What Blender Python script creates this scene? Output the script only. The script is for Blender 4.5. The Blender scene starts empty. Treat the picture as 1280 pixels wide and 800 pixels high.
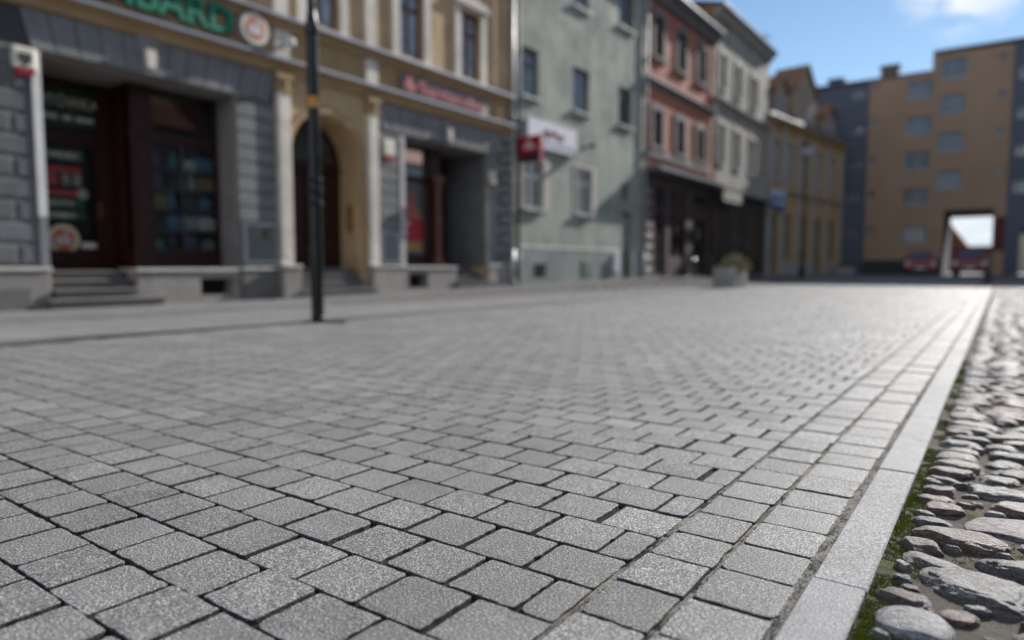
import bpy, bmesh, math, random
from mathutils import Vector, Matrix, noise
random.seed(11)
R = math.radians
SC = bpy.context.scene
COL = SC.collection
CAMH = 0.68

# ------------------------------------------------------------------ materials
class NT:
    def __init__(s, tree): s.t = tree; s.n = tree.nodes; s.l = tree.links
    def new(s, typ, **kw):
        n = s.n.new(typ)
        for k, v in kw.items(): setattr(n, k, v)
        return n
    def link(s, a, b): s.l.new(a, b)
    def val(s, sock, v):
        if hasattr(v, 'is_output'): s.l.new(v, sock)
        else: sock.default_value = v
    def coord(s, scale=(1, 1, 1), kind='Object'):
        tc = s.new('ShaderNodeTexCoord'); mp = s.new('ShaderNodeMapping')
        mp.inputs['Scale'].default_value = scale
        s.link(tc.outputs[kind], mp.inputs['Vector']); return mp.outputs['Vector']
    def noise(s, vec, scale, detail=3, rough=.55, dist=0):
        n = s.new('ShaderNodeTexNoise'); s.link(vec, n.inputs['Vector'])
        n.inputs['Scale'].default_value = scale; n.inputs['Detail'].default_value = detail
        n.inputs['Roughness'].default_value = rough; n.inputs['Distortion'].default_value = dist
        return n.outputs['Fac']
    def ramp(s, fac, stops, interp='LINEAR'):
        r = s.new('ShaderNodeValToRGB'); r.color_ramp.interpolation = interp
        e = r.color_ramp.elements
        while len(e) < len(stops): e.new(.5)
        for el, (p, c) in zip(e, stops):
            el.position = p
            el.color = (c, c, c, 1) if isinstance(c, (int, float)) else (*c, 1)
        s.link(fac, r.inputs['Fac']); return r.outputs['Color']
    def mix(s, fac, a, b, mode='MIX'):
        m = s.new('ShaderNodeMix', data_type='RGBA', blend_type=mode)
        s.val(m.inputs[0], fac)
        for sock, v in ((m.inputs[6], a), (m.inputs[7], b)):
            if hasattr(v, 'is_output'): s.l.new(v, sock)
            else: sock.default_value = (*v, 1) if len(v) == 3 else v
        return m.outputs[2]
    def math(s, op, a, b=0.0):
        m = s.new('ShaderNodeMath', operation=op); s.val(m.inputs[0], a); s.val(m.inputs[1], b); return m.outputs[0]
    def maprange(s, v, a, b, c, d):
        m = s.new('ShaderNodeMapRange'); s.val(m.inputs[0], v)
        for i, x in zip((1, 2, 3, 4), (a, b, c, d)): m.inputs[i].default_value = x
        return m.outputs[0]
    def bump(s, h, strength, distance):
        b = s.new('ShaderNodeBump'); b.inputs['Strength'].default_value = strength
        b.inputs['Distance'].default_value = distance; s.link(h, b.inputs['Height']); return b.outputs['Normal']

MATS = {}
def newmat(name):
    m = bpy.data.materials.new(name); m.use_nodes = True
    nt = NT(m.node_tree); p = m.node_tree.nodes['Principled BSDF']
    MATS[name] = m
    return m, nt, p

def mat(name, c1, c2=None, rough=.8, scale=2.5, fine=40, bump=.0, metal=0., spec=.5, streak=False, coat=0., bd=.01):
    """plain weathered surface: two tones mixed by noise, optional run-down streaks and bump"""
    if name in MATS: return MATS[name]
    m, nt, p = newmat(name)
    c2 = c2 or tuple(x * .8 for x in c1)
    if streak: c1 = tuple(x * 1.15 for x in c1); c2 = tuple(x * 1.0 for x in c2)
    v = nt.coord()
    n1 = nt.noise(v, scale, 5, .62); n2 = nt.noise(v, fine, 3, .6)
    f = nt.math('ADD', nt.math('MULTIPLY', n1, .7), nt.math('MULTIPLY', n2, .3))
    col = nt.mix(nt.maprange(f, .36, .64, 0, 1), c1, c2)
    if streak:
        sv = nt.coord((3.0, 3.0, .22)); sn = nt.noise(sv, 1.6, 5, .65)
        col = nt.mix(nt.maprange(sn, .48, .72, 0, .6), col, tuple(x * .58 for x in c1))
        pn = nt.noise(v, .55, 4, .6, .6); col = nt.mix(nt.maprange(pn, .5, .56, 0, .3), col, tuple(x * 1.25 for x in c1))
    nt.link(col, p.inputs['Base Color'])
    p.inputs['Metallic'].default_value = metal
    p.inputs['Specular IOR Level'].default_value = spec
    p.inputs['Coat Weight'].default_value = coat
    nt.link(nt.maprange(n1, .3, .7, max(.02, rough - .07), min(1, rough + .07)), p.inputs['Roughness'])
    if bump: nt.link(nt.bump(nt.noise(v, fine * 1.5, 4, .65), bump, bd), p.inputs['Normal'])
    return m

def granite(name, dark, mid, light, size=260, rough=.62, spec=.4, bumpd=.002, warm=(1, 1, 1)):
    if name in MATS: return MATS[name]
    m, nt, p = newmat(name)
    v = nt.coord()
    n = nt.noise(v, size, 3, .72); n2 = nt.noise(v, size * 2.3, 2, .6); nb = nt.noise(v, 1.3, 4, .6); nm = nt.noise(v, 14, 4, .65)
    f = nt.math('ADD', nt.math('MULTIPLY', n, .7), nt.math('MULTIPLY', n2, .3))
    w = lambda g: tuple(g * x for x in warm)
    col = nt.ramp(f, [(.38, w(dark)), (.47, w(mid * .8)), (.54, w(mid * 1.2)), (.63, w(light))])
    at = nt.new('ShaderNodeAttribute', attribute_name='tone')
    col = nt.mix(1.0, col, at.outputs['Color'], 'MULTIPLY')
    st = nt.maprange(nb, .3, .7, .84, 1.12); st2 = nt.maprange(nm, .3, .7, .9, 1.08)
    s = nt.math('MULTIPLY', st, st2)
    sp = nt.noise(v, 23, 2, .5); s = nt.math('MULTIPLY', s, nt.maprange(sp, .7, .74, 1, .72)); sl = nt.noise(v, 4.3, 5, .7, .8); s = nt.math('MULTIPLY', s, nt.maprange(sl, .57, .7, 1, .74))
    cc = nt.new('ShaderNodeCombineColor')
    for i in range(3): nt.link(s, cc.inputs[i])
    col = nt.mix(1.0, col, cc.outputs[0], 'MULTIPLY')
    nt.link(col, p.inputs['Base Color'])
    p.inputs['Specular IOR Level'].default_value = spec
    nt.link(nt.maprange(n2, .35, .65, rough - .12, min(1, rough + .12)), p.inputs['Roughness'])
    h = nt.math('ADD', f, nt.math('MULTIPLY', nm, .6))
    nt.link(nt.bump(h, .75, bumpd), p.inputs['Normal'])
    return m

def glass_mat():
    m, nt, p = newmat('shop_glass')
    nt.n.remove(p)
    out = nt.n['Material Output']
    tr = nt.new('ShaderNodeBsdfTransparent'); tr.inputs[0].default_value = (.93, .95, .94, 1)
    gl = nt.new('ShaderNodeBsdfGlossy'); gl.inputs['Roughness'].default_value = .02
    fr = nt.new('ShaderNodeFresnel'); fr.inputs['IOR'].default_value = 1.5
    mx = nt.new('ShaderNodeMixShader'); nt.link(fr.outputs[0], mx.inputs[0]); nt.link(tr.outputs[0], mx.inputs[1]); nt.link(gl.outputs[0], mx.inputs[2])
    nt.link(mx.outputs[0], out.inputs['Surface'])
    return m

# ------------------------------------------------------------------ mesh builder
class MB:
    def __init__(s): s.v = []; s.f = []; s.t = []
    def add(s, verts, faces, tone=1.0):
        b = len(s.v); s.v.extend(verts)
        s.f.extend([tuple(i + b for i in f) for f in faces]); s.t.extend([tone] * len(faces))
    def box(s, a0, a1, b0, b1, c0, c1, tone=1.0):
        v = [(a, b, c) for c in (c0, c1) for b in (b0, b1) for a in (a0, a1)]
        s.add(v, [(0, 2, 3, 1), (4, 5, 7, 6), (0, 1, 5, 4), (2, 6, 7, 3), (0, 4, 6, 2), (1, 3, 7, 5)], tone); return s
    def cbox(s, a0, a1, b0, b1, c0, c1, k=.01, tone=1.0):
        """box whose outer (b1) face is chamfered by k"""
        v = [(a0, b0, c0), (a1, b0, c0), (a1, b0, c1), (a0, b0, c1),
             (a0, b1 - k, c0), (a1, b1 - k, c0), (a1, b1 - k, c1), (a0, b1 - k, c1),
             (a0 + k, b1, c0 + k), (a1 - k, b1, c0 + k), (a1 - k, b1, c1 - k), (a0 + k, b1, c1 - k)]
        f = [(0, 1, 2, 3), (8, 11, 10, 9)]
        for i in range(4):
            j = (i + 1) % 4
            f += [(i, i + 4, j + 4, j), (i + 4, i + 8, j + 8, j + 4)]
        s.add(v, f, tone); return s
    def quad(s, *p, tone=1.0): s.add(list(p), [tuple(range(len(p)))], tone); return s
    def prism(s, poly, b0, b1, tone=1.0):
        """polygon in (a, c) extruded along b"""
        n = len(poly)
        v = [(a, b0, c) for a, c in poly] + [(a, b1, c) for a, c in poly]
        f = [tuple(range(n)), tuple(range(2 * n - 1, n - 1, -1))] + [(i, i + n, (i + 1) % n + n, (i + 1) % n) for i in range(n)]
        s.add(v, f, tone); return s
    def prism_b(s, poly, a0, a1, tone=1.0):
        """polygon in (b, c) extruded along a"""
        n = len(poly)
        v = [(a0, b, c) for b, c in poly] + [(a1, b, c) for b, c in poly]
        f = [tuple(range(n)), tuple(range(2 * n - 1, n - 1, -1))] + [(i, i + n, (i + 1) % n + n, (i + 1) % n) for i in range(n)]
        s.add(v, f, tone); return s
    def tube(s, p0, p1, r0, r1=None, n=10, caps=True, tone=1.0):
        r1 = r0 if r1 is None else r1
        p0 = Vector(p0); p1 = Vector(p1); d = (p1 - p0).normalized()
        x = d.orthogonal().normalized(); y = d.cross(x)
        v = []
        for p, r in ((p0, r0), (p1, r1)):
            for i in range(n):
                a = 2 * math.pi * i / n; q = p + x * (r * math.cos(a)) + y * (r * math.sin(a)); v.append(tuple(q))
        f = [(i, (i + 1) % n, (i + 1) % n + n, i + n) for i in range(n)]
        if caps: f += [tuple(range(n - 1, -1, -1)), tuple(range(n, 2 * n))]
        s.add(v, f, tone); return s
    def path(s, pts, r, n=8):
        for a, b in zip(pts, pts[1:]): s.tube(a, b, r, r, n)
        return s
    def lathe(s, prof, c=(0, 0, 0), n=20, axis='z', tone=1.0):
        v = []
        for r, h in prof:
            for i in range(n):
                a = 2 * math.pi * i / n; x, y = r * math.cos(a), r * math.sin(a)
                if axis == 'z': v.append((c[0] + x, c[1] + y, c[2] + h))
                elif axis == 'y': v.append((c[0] + x, c[1] + h, c[2] + y))
                else: v.append((c[0] + h, c[1] + x, c[2] + y))
        f = []
        for k in range(len(prof) - 1):
            for i in range(n):
                j = (i + 1) % n; f.append((k * n + i, k * n + j, (k + 1) * n + j, (k + 1) * n + i))
        f.append(tuple(range(n - 1, -1, -1))); m = (len(prof) - 1) * n; f.append(tuple(range(m, m + n)))
        s.add(v, f, tone); return s
    def build(s, name, material, parent=None, conv=None, loc=None, smooth=False, tones=False, label=None):
        me = bpy.data.meshes.new(name)
        vs = [conv(p) for p in s.v] if conv else s.v
        me.from_pydata(vs, [], s.f); me.update()
        mats = material if isinstance(material, (list, tuple)) else [material]
        for m in mats: me.materials.append(m)
        if tones:
            at = me.attributes.new('tone', 'FLOAT_COLOR', 'FACE')
            flat = []
            for t in s.t: flat.extend((t, t, t, 1) if isinstance(t, (int, float)) else (*t, 1))
            at.data.foreach_set('color', flat)
        if smooth: me.polygons.foreach_set('use_smooth', [True] * len(me.polygons))
        o = bpy.data.objects.new(name, me); COL.objects.link(o)
        if parent is not None: o.parent = parent
        if loc is not None: o.location = loc
        if label: o['label'] = label
        return o

def tag(o, label=None, cat=None, group=None, kind=None):
    for k, v in (('label', label), ('category', cat), ('group', group), ('kind', kind)):
        if v: o[k] = v
    return o
def empty(name, loc, rz=0, label=None, cat=None, group=None):
    o = bpy.data.objects.new(name, None); COL.objects.link(o); o.empty_display_size = .2
    o.location = loc; o.rotation_euler = (0, 0, rz)
    return tag(o, label, cat, group)
def copy_tree(o, parent=None):
    c = o.copy(); COL.objects.link(c)
    if parent is not None: c.parent = parent
    for ch in list(o.children): copy_tree(ch, c)
    return c
def text(name, body, size, material, parent, loc, extrude=.01, offset=0., align='LEFT', shear=0., sx=1.0, label=None, rot=None, fit=None):
    """raised lettering standing on a facade: x along the wall, facing outward (local -y)"""
    cu = bpy.data.curves.new(name, 'FONT'); cu.body = body; cu.size = size; cu.extrude = extrude; cu.offset = offset
    cu.align_x = align; cu.shear = shear; cu.resolution_u = 3
    tmp = bpy.data.objects.new(name, cu); COL.objects.link(tmp)
    dg = bpy.context.evaluated_depsgraph_get(); dg.update()
    me = bpy.data.meshes.new_from_object(tmp.evaluated_get(dg)); bpy.data.objects.remove(tmp); bpy.data.curves.remove(cu)
    me.materials.clear(); me.materials.append(material)
    if fit:
        x0 = min(v.co.x for v in me.vertices); x1 = max(v.co.x for v in me.vertices); y0 = min(v.co.y for v in me.vertices); y1 = max(v.co.y for v in me.vertices)
        for v in me.vertices: v.co.x = (v.co.x - x0) / (x1 - x0) * fit[0]; v.co.y = (v.co.y - y0) / (y1 - y0) * fit[1]
    o = bpy.data.objects.new(name, me); COL.objects.link(o)
    if parent is not None: o.parent = parent
    o.location = loc; o.rotation_euler = rot or (R(90), 0, 0); o.scale = (sx, 1, 1)
    if label: o['label'] = label
    return o

class Facade:
    """a vertical plane: u runs along it, w sticks out of it, v is height"""
    def __init__(s, ox, oy, ang): s.ox, s.oy, s.ang = ox, oy, ang; s.ud = (math.cos(ang), math.sin(ang)); s.od = (math.sin(ang), -math.cos(ang))
    def world(s, u, w, v): return (s.ox + s.ud[0] * u + s.od[0] * w, s.oy + s.ud[1] * u + s.od[1] * w, v)
    def thing(s, name, u, w, v, label, cat, group=None): return empty(name, s.world(u, w, v), s.ang, label, cat, group)
    def conv(s, u0=0., w0=0., v0=0.): return lambda p: (p[0] - u0, -(p[1] - w0), p[2] - v0)
    def solo(s, o, u, w, v): o.location = s.world(u, w, v); o.rotation_euler = (0, 0, s.ang); return o

WX = -12.72
F1 = Facade(WX, 0, R(90))                # the left row of houses: u = world Y
F5 = Facade(WX, 46.25, R(90 - 7.4))      # last house, turned a little into the street
FE = Facade(0, 62, 0)                    # the block across the end of the street: u = world X

def wall_with_holes(mb, u0, u1, v0, v1, holes, w=0., depth=.3, sill=True):
    us = sorted({u0, u1, *[x for h in holes for x in h[:2]]}); us = [x for x in us if u0 <= x <= u1]
    vs = sorted({v0, v1, *[x for h in holes for x in h[2:4]]}); vs = [x for x in vs if v0 <= x <= v1]
    for a, b in zip(us, us[1:]):
        for c, d in zip(vs, vs[1:]):
            mu, mv = (a + b) / 2, (c + d) / 2
            if any(h[0] < mu < h[1] and h[2] < mv < h[3] for h in holes): continue
            mb.quad((a, w, c), (b, w, c), (b, w, d), (a, w, d))
    for h in holes:
        a, b, c, d = h[:4]; e = w - (h[4] if len(h) > 4 else depth)
        mb.quad((a, w, c), (a, e, c), (a, e, d), (a, w, d)); mb.quad((b, w, c), (b, w, d), (b, e, d), (b, e, c))
        mb.quad((a, w, d), (a, e, d), (b, e, d), (b, w, d)); mb.quad((a, w, c), (b, w, c), (b, e, c), (a, e, c))

def make_window(parent, cv, u0, u1, v0, v1, w, fm, pm, sm=None, bars='T', t=.06, sill_out=.1, curtain=None):
    """frame mesh (part) > pane, sill (sub-parts)"""
    m = MB(); d0, d1 = w - .05, w + .015
    m.box(u0, u0 + t, d0, d1, v0, v1); m.box(u1 - t, u1, d0, d1, v0, v1)
    m.box(u0 + t, u1 - t, d0, d1, v0, v0 + t); m.box(u0 + t, u1 - t, d0, d1, v1 - t, v1)
    uc = (u0 + u1) / 2; vt = v0 + (v1 - v0) * .68
    if 'I' in bars or 'T' in bars: m.box(uc - t * .6, uc + t * .6, d0 + .004, d1 + .01, v0 + t, v1 - t)
    if 'T' in bars or '-' in bars: m.box(u0 + t, u1 - t, d0 + .002, d1 + .004, vt - t * .6, vt + t * .6)
    f = m.build('window', fm, parent, cv)
    p = MB(); p.box(u0 + t * .5, u1 - t * .5, w - .035, w - .02, v0 + t * .5, v1 - t * .5); p.build('pane', pm, f, cv)
    if sm: s = MB(); s.box(u0 - .08, u1 + .08, w + .02, sill_out, v0 - .09, v0 - .012); s.build('sill', sm, f, cv)
    if curtain:
        c = MB(); n = 14
        for (ca, cb) in ((u0 + t, u0 + t + (u1 - u0) * .3), (u1 - t - (u1 - u0) * .3, u1 - t)):
            for i in range(n):
                a = ca + (cb - ca) * i / n; b = ca + (cb - ca) * (i + 1) / n
                c.quad((a, w - .1 - .02 * (i % 2), v0), (b, w - .1 - .02 * ((i + 1) % 2), v0), (b, w - .1 - .02 * ((i + 1) % 2), v1), (a, w - .1 - .02 * (i % 2), v1))
        c.build('curtain', curtain, f, cv)
    return f

def zg(x, y):
    """ground height: the pavement rises slightly towards the houses"""
    s = min(1, max(0, (-x - 7.0) / 5.0)); s = s * s * (3 - 2 * s)
    k = min(.23, max(0, .0125 * (y - 8.5)))
    if y > 28: k = max(.10, .23 - (y - 28) * .008)
    far = min(1, max(0, (y - 30) / 20)) * .10
    return max(s * k, far)
# ------------------------------------------------------------------ ground, paving, kerb, cobbles
def joint_mat():
    m, nt, p = newmat('joint_sand')
    v = nt.coord()
    n = nt.noise(v, 420, 3, .7); nb = nt.noise(v, 2.2, 4, .6); nm = nt.noise(v, 9, 4, .65)
    col = nt.ramp(n, [(.35, (.008, .007, .006)), (.5, (.024, .021, .018)), (.66, (.07, .064, .055))])
    col = nt.mix(nt.maprange(nb, .42, .62, .55, 0), col, (.025, .022, .018))
    col = nt.mix(nt.maprange(nm, .56, .66, 0, .6), col, (.03, .042, .012))
    nt.link(col, p.inputs['Base Color']); p.inputs['Roughness'].default_value = .95; p.inputs['Specular IOR Level'].default_value = .2
    nt.link(nt.bump(nt.math('ADD', n, nt.math('MULTIPLY', nm, 2)), 1, .004), p.inputs['Normal'])
    return m
M_JOINT = joint_mat()
M_KJ, nt, p = newmat('gritty_sand'); v_ = nt.coord(); n_ = nt.noise(v_, 320, 3, .7); nm_ = nt.noise(v_, 6, 4, .6)
nt.link(nt.mix(nt.maprange(nm_, .45, .62, 0, .55), nt.ramp(n_, [(.36, (.07, .06, .05)), (.5, (.24, .215, .18)), (.63, (.45, .41, .36))]), (.05, .045, .036)), p.inputs['Base Color']); p.inputs['Roughness'].default_value = .95; p.inputs['Specular IOR Level'].default_value = .15; nt.link(nt.bump(n_, 1, .004), p.inputs['Normal'])
M_PAVER = granite('granite_paver', .013, .182, .72, 210, .64, .27, .003, (1, .985, .96))
M_KERB = granite('granite_kerb', .08, .26, .62, 240, .72, .2, .0015)
M_SLAB = granite('concrete_slab', .15, .21, .29, 200, .68, .35, .001, (1, .98, .95))
def axis_steps(spec):
    out = []
    for a, b, st in spec:
        x = a
        while x < b - 1e-6: out.append(x); x += st
    out.append(spec[-1][1]); return out
xs = axis_steps([(-700, -100, 150), (-100, -20, 20), (-20, -13, 1.0), (-13, -6.5, .5), (-6.5, 3, 1.9), (3, 23, 10), (23, 103, 20), (103, 703, 150)])
ys = axis_steps([(-300, -20, 70), (-20, 0, 5), (0, 8, 4), (8, 30, 1.0), (30, 52, 2), (52, 112, 10), (112, 1012, 150)])
g = MB()
gv = [(x, y, zg(x, y) - .019) for y in ys for x in xs]; nx = len(xs)
g.add(gv, [(j * nx + i, j * nx + i + 1, (j + 1) * nx + i + 1, (j + 1) * nx + i) for j in range(len(ys) - 1) for i in range(nx - 1)])
tag(g.build('ground', mat('packed_earth', (.11, .105, .1), (.075, .07, .066), .9, 1.5, 60, .3)), 'packed grey earth under the paving of the street', 'ground', kind='structure')

def block(mb, x0, x1, y0, y1, z, lod, tone, rnd=random):
    """one set stone: rounded, slightly pillowed top with a worn uneven arris; lod 2 near, 1 middle, 0 far"""
    tx, ty = rnd.uniform(-.004, .004), rnd.uniform(-.004, .004)
    cx, cy = (x0 + x1) / 2, (y0 + y1) / 2
    if lod == 0:
        k = .0015; zt = z
        o = [(x0, y0), (x1, y0), (x1, y1), (x0, y1)]
        v = [(x, y, zt + (x - cx) * tx * .5 + (y - cy) * ty * .5) for x, y in o] + [(x, y, zt - .013) for x, y in o]
        f = [(0, 1, 2, 3)]
        for r in (0,):
            f += [(r + (i + 1) % 4, r + i, r + i + 4, r + (i + 1) % 4 + 4) for i in range(4)]
        mb.add(v, f[:1], tone); mb.add(v, f[1:], tone * .3); return  # side tone darkened: joint shade put into the colour
    k = 7 if lod == 2 else 2
    rad = [rnd.choice((.004, .006, .008, .012, .02 if rnd.random() < .3 else .008)) for _ in range(4)]
    pts = []
    cs = [(x0, y0, 1, 1), (x1, y0, -1, 1), (x1, y1, -1, -1), (x0, y1, 1, -1)]
    ph = rnd.random() * 50
    for q in range(4):
        px, py, sx, sy = cs[q]; r = rad[q]; ccx, ccy = px + sx * r, py + sy * r
        a0 = (math.pi, 1.5 * math.pi, 0, .5 * math.pi)[q]
        for i in range(3 if lod == 2 else 2):
            a = a0 + .5 * math.pi * i / (2 if lod == 2 else 1); pts.append((ccx + r * math.cos(a), ccy + r * math.sin(a)))
        nx_, ny_, sx2, sy2 = cs[(q + 1) % 4]; r2 = rad[(q + 1) % 4]
        if q % 2 == 0: ax, ay, bx, by = ccx, py, nx_ + sx2 * r2, py
        else: ax, ay, bx, by = px, ccy, px, ny_ + sy2 * r2
        for i in range(1, k + 1):
            t = i / (k + 1); pts.append((ax + (bx - ax) * t, ay + (by - ay) * t))
    n = len(pts); rings = []
    jit = .0019 if lod == 2 else .0014
    out = []
    for i, (x, y) in enumerate(pts):
        d = Vector((x - cx, y - cy)); L = d.length
        j = noise.noise((x * 60 + ph, y * 60, 3)) * jit * 2 + noise.noise((x * 170, y * 170 + ph, 9)) * jit
        out.append((x + d.x / L * j, y + d.y / L * j))
    def ring(inset, dz, jz=0):
        rr = []
        for i, (x, y) in enumerate(out):
            sx = max(0, 1 - inset / max(.001, (x1 - x0) / 2)); sy = max(0, 1 - inset / max(.001, (y1 - y0) / 2))
            X, Y = cx + (x - cx) * sx, cy + (y - cy) * sy
            rr.append((X, Y, z + dz + (X - cx) * tx + (Y - cy) * ty + (noise.noise((X * 90, Y * 90, ph)) * jz)))
        return rr
    rings = [ring(.02, .0006, .0008), ring(.0012, 0, .0005), ring(.0002, -.0014, .0004), ring(0, -.026)]
    v = [p for r in rings for p in r]; f = [tuple(range(n))]
    for r in range(3):
        f += [(r * n + (i + 1) % n, r * n + i, (r + 1) * n + i, (r + 1) * n + (i + 1) % n) for i in range(n)]
    mb.add(v, f[:1 + n], tone); mb.add(v, f[1 + n:1 + 2 * n], tone * .7); mb.add(v, f[1 + 2 * n:], tone * .28)  # arris and sides darkened in tone to paint shade into the joints

def lod_for(y, x=0):
    d = math.hypot(x, y); return 2 if d < 4.2 else (1 if d < 12 else 0)
def tone(): return min(1.3, max(.72, random.gauss(1, .065)))
PX, PY = .189, .1685
field = MB()
row = -9; 
while True:
    y0 = 1.066 + PY * row
    if y0 > 47: break
    off = .0 if row % 2 else PX / 2
    x = -.672
    first = True; wob = random.uniform(-.004, .004); slip = random.gauss(0, .012) if y0 > 4 else 0
    while x > -6.93:
        w = (PX / 2 if (first and row % 2 == 0) else PX) + (slip if first else 0) + (random.gauss(0, .006) if y0 > 4 else 0)
        xa = max(-6.95, x - w)
        jx = random.uniform(.011, .02); jy = random.uniform(.005, .01)
        wy = noise.noise((x * .7, y0 * .7, 2)) * .008 + random.uniform(-.002, .002)
        if x - xa > .05:
            ex = random.uniform(-.003, .003)
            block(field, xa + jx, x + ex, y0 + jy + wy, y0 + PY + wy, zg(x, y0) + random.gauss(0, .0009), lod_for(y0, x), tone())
        x = xa; first = False
    row += 1
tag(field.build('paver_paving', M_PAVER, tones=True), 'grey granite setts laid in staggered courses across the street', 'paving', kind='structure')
edge = MB()
for (a, b, y, p) in ((-.655, -.505, 1.134 - 10 * .169, .169), (-.49, -.328, 1.149 - 10 * .1715, .1715)):
    while y < 47:
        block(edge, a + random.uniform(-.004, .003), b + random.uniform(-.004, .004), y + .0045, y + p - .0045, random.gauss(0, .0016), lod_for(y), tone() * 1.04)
        y += p * random.uniform(.985, 1.015)
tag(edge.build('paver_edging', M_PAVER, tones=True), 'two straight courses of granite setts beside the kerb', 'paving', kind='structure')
kerb = MB(); y = -.43
while y < 47:
    n = 1; x0, x1 = -.308, -.2
    def kb(xa, xb, ya, yb, z):
        k = .004
        o = [(xa, ya), (xb, ya), (xb, yb), (xa, yb)]; cx, cy = (xa + xb) / 2, (ya + yb) / 2
        v = [(X + (k if X < cx else -k), Y + (k if Y < cy else -k), z) for X, Y in o] + [(X, Y, z - .004) for X, Y in o] + [(X, Y, z - .07) for X, Y in o]
        f = [(0, 1, 2, 3)]
        for r in (0, 4): f += [(r + (i + 1) % 4, r + i, r + i + 4, r + (i + 1) % 4 + 4) for i in range(4)]
        kerb.add(v, f, random.uniform(.93, 1.06))
    kb(x0 + random.uniform(-.002, .002), x1 + random.uniform(-.002, .002), y + .002, y + .995, .003 + random.uniform(-.0015, .0015)); y += .997
tag(kerb.build('kerb', M_KERB, tones=True), 'flush pale granite kerb stones in one straight line', 'kerb', kind='structure')
# footway between the setts and the houses
foot = MB()
def lay(xa, xb, sx, sy, j, t0, y0, y1):
    y = y0; r = 0
    while y < y1:
        x = xb - (sx / 2 if r % 2 else 0)
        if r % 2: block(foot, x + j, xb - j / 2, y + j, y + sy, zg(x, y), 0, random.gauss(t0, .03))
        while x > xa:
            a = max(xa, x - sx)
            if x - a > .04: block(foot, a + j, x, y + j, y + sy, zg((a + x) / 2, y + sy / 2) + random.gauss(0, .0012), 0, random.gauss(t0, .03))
            x = a
        y += sy; r += 1
lay(-9.6, -7.12, .35, .35, .006, 1.0, -1, 47)
lay(-10.5, -9.62, .16, .16, .01, .82, -1, 47)
lay(-12.8, -10.52, .35, .35, .006, .95, -1, 46)
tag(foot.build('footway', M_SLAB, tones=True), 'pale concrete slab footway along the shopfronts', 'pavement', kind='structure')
dr = MB(); y = -1
while y < 46:
    z = zg(-7.03, y); dr.box(-7.105, -7.085, y, y + .96, z - .019, z + .004); dr.box(-6.98, -6.96, y, y + .96, z - .019, z + .004); dr.box(-7.085, -6.98, y, y + .96, z - .019, z - .008)
    y += 1.0
tag(dr.build('drain_channel', mat('dark_channel', (.035, .035, .035), rough=.7)), 'narrow dark drainage channel between setts and footway', 'drain', kind='structure')
# bedding sand showing in the joints
js = MB()
jx = axis_steps([(-13.2, -7, .6), (-7, -2.5, .5), (-2.5, -.31, .1)]); jy = axis_steps([(-1, 6, .25), (6, 47, 1.0)])
def jz(x, y): return zg(x, y) - .014 + (.003 * noise.noise((x * 3, y * 3, 1)) if y < 8 else 0) + (.006 if x > -.36 else .003 if x > -.8 else 0) + min(.003, max(0, (x + 3) * .001))
js.add([(x, y, jz(x, y)) for y in jy for x in jx], [(j * len(jx) + i, j * len(jx) + i + 1, (j + 1) * len(jx) + i + 1, (j + 1) * len(jx) + i) for j in range(len(jy) - 1) for i in range(len(jx) - 1)])
tag(js.build('joint_sand', M_JOINT), 'brownish sand filling the joints between the setts', 'sand', kind='structure')
for (xa, xb, z, nm) in ((-.334, -.304, -.0015, 'kerb_joint'), (-.675, -.652, -.0075, 'course_joint'), (-.508, -.487, -.0075, 'course_joint')):
    kj = MB(); yy = axis_steps([(-.5, 6, .012), (6, 47, .5)]); xx = [xa + (xb - xa) * i / 4 for i in range(5)]
    kj.add([(x, y, z + .0035 * noise.noise((x * 60, y * 30, 2)) + .003 * noise.noise((x * 10, y * 6, 8))) for y in yy for x in xx], [(j * 5 + i, j * 5 + i + 1, (j + 1) * 5 + i + 1, (j + 1) * 5 + i) for j in range(len(yy) - 1) for i in range(4)])
    tag(kj.build(nm, M_KJ, smooth=True), 'gritty brown sand packed between the straight setts and the kerb', 'sand', kind='structure')
gr = MB()
def grain(x, y, z, s, t):
    a = random.random() * 6.28
    v = [(x + s * math.cos(a + i * 1.5708) * random.uniform(.7, 1.2), y + s * math.sin(a + i * 1.5708) * random.uniform(.7, 1.2), z + s * random.uniform(-.2, .2)) for i in range(4)] + [(x, y, z + s * .8), (x, y, z - s * .6)]
    gr.add(v, [(i, (i + 1) % 4, 4) for i in range(4)] + [((i + 1) % 4, i, 5) for i in range(4)], t)
for _ in range(7000):
    y = .7 + 4.3 * random.random() ** 1.6
    grain(random.uniform(-.33, -.306), y, -.003 + random.uniform(-.002, .002), random.uniform(.0012, .0034), random.uniform(.5, 1.4))
for _ in range(2600):
    y = .7 + 3.6 * random.random() ** 1.5; x = random.choice((-.498, -.663, -.663)) + random.uniform(-.007, .007)
    grain(x, y, -.007, random.uniform(.001, .0025), random.uniform(.4, 1.2))
for _ in range(260):
    y = .7 + 3 * random.random(); x = random.uniform(-3.2, -.6)
    grain(x, y, .0015, random.uniform(.0008, .0024), random.choice((random.uniform(.3, 2.2), (1.5, .6, .3), (.5, .35, .2))))
tag(gr.build('grit', granite('grit_stone', .12, .3, .5, 300, .8, .3, .001, (1, .93, .84)), tones=True), 'loose brown grit in the joint along the kerb', 'grit', kind='stuff')

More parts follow.
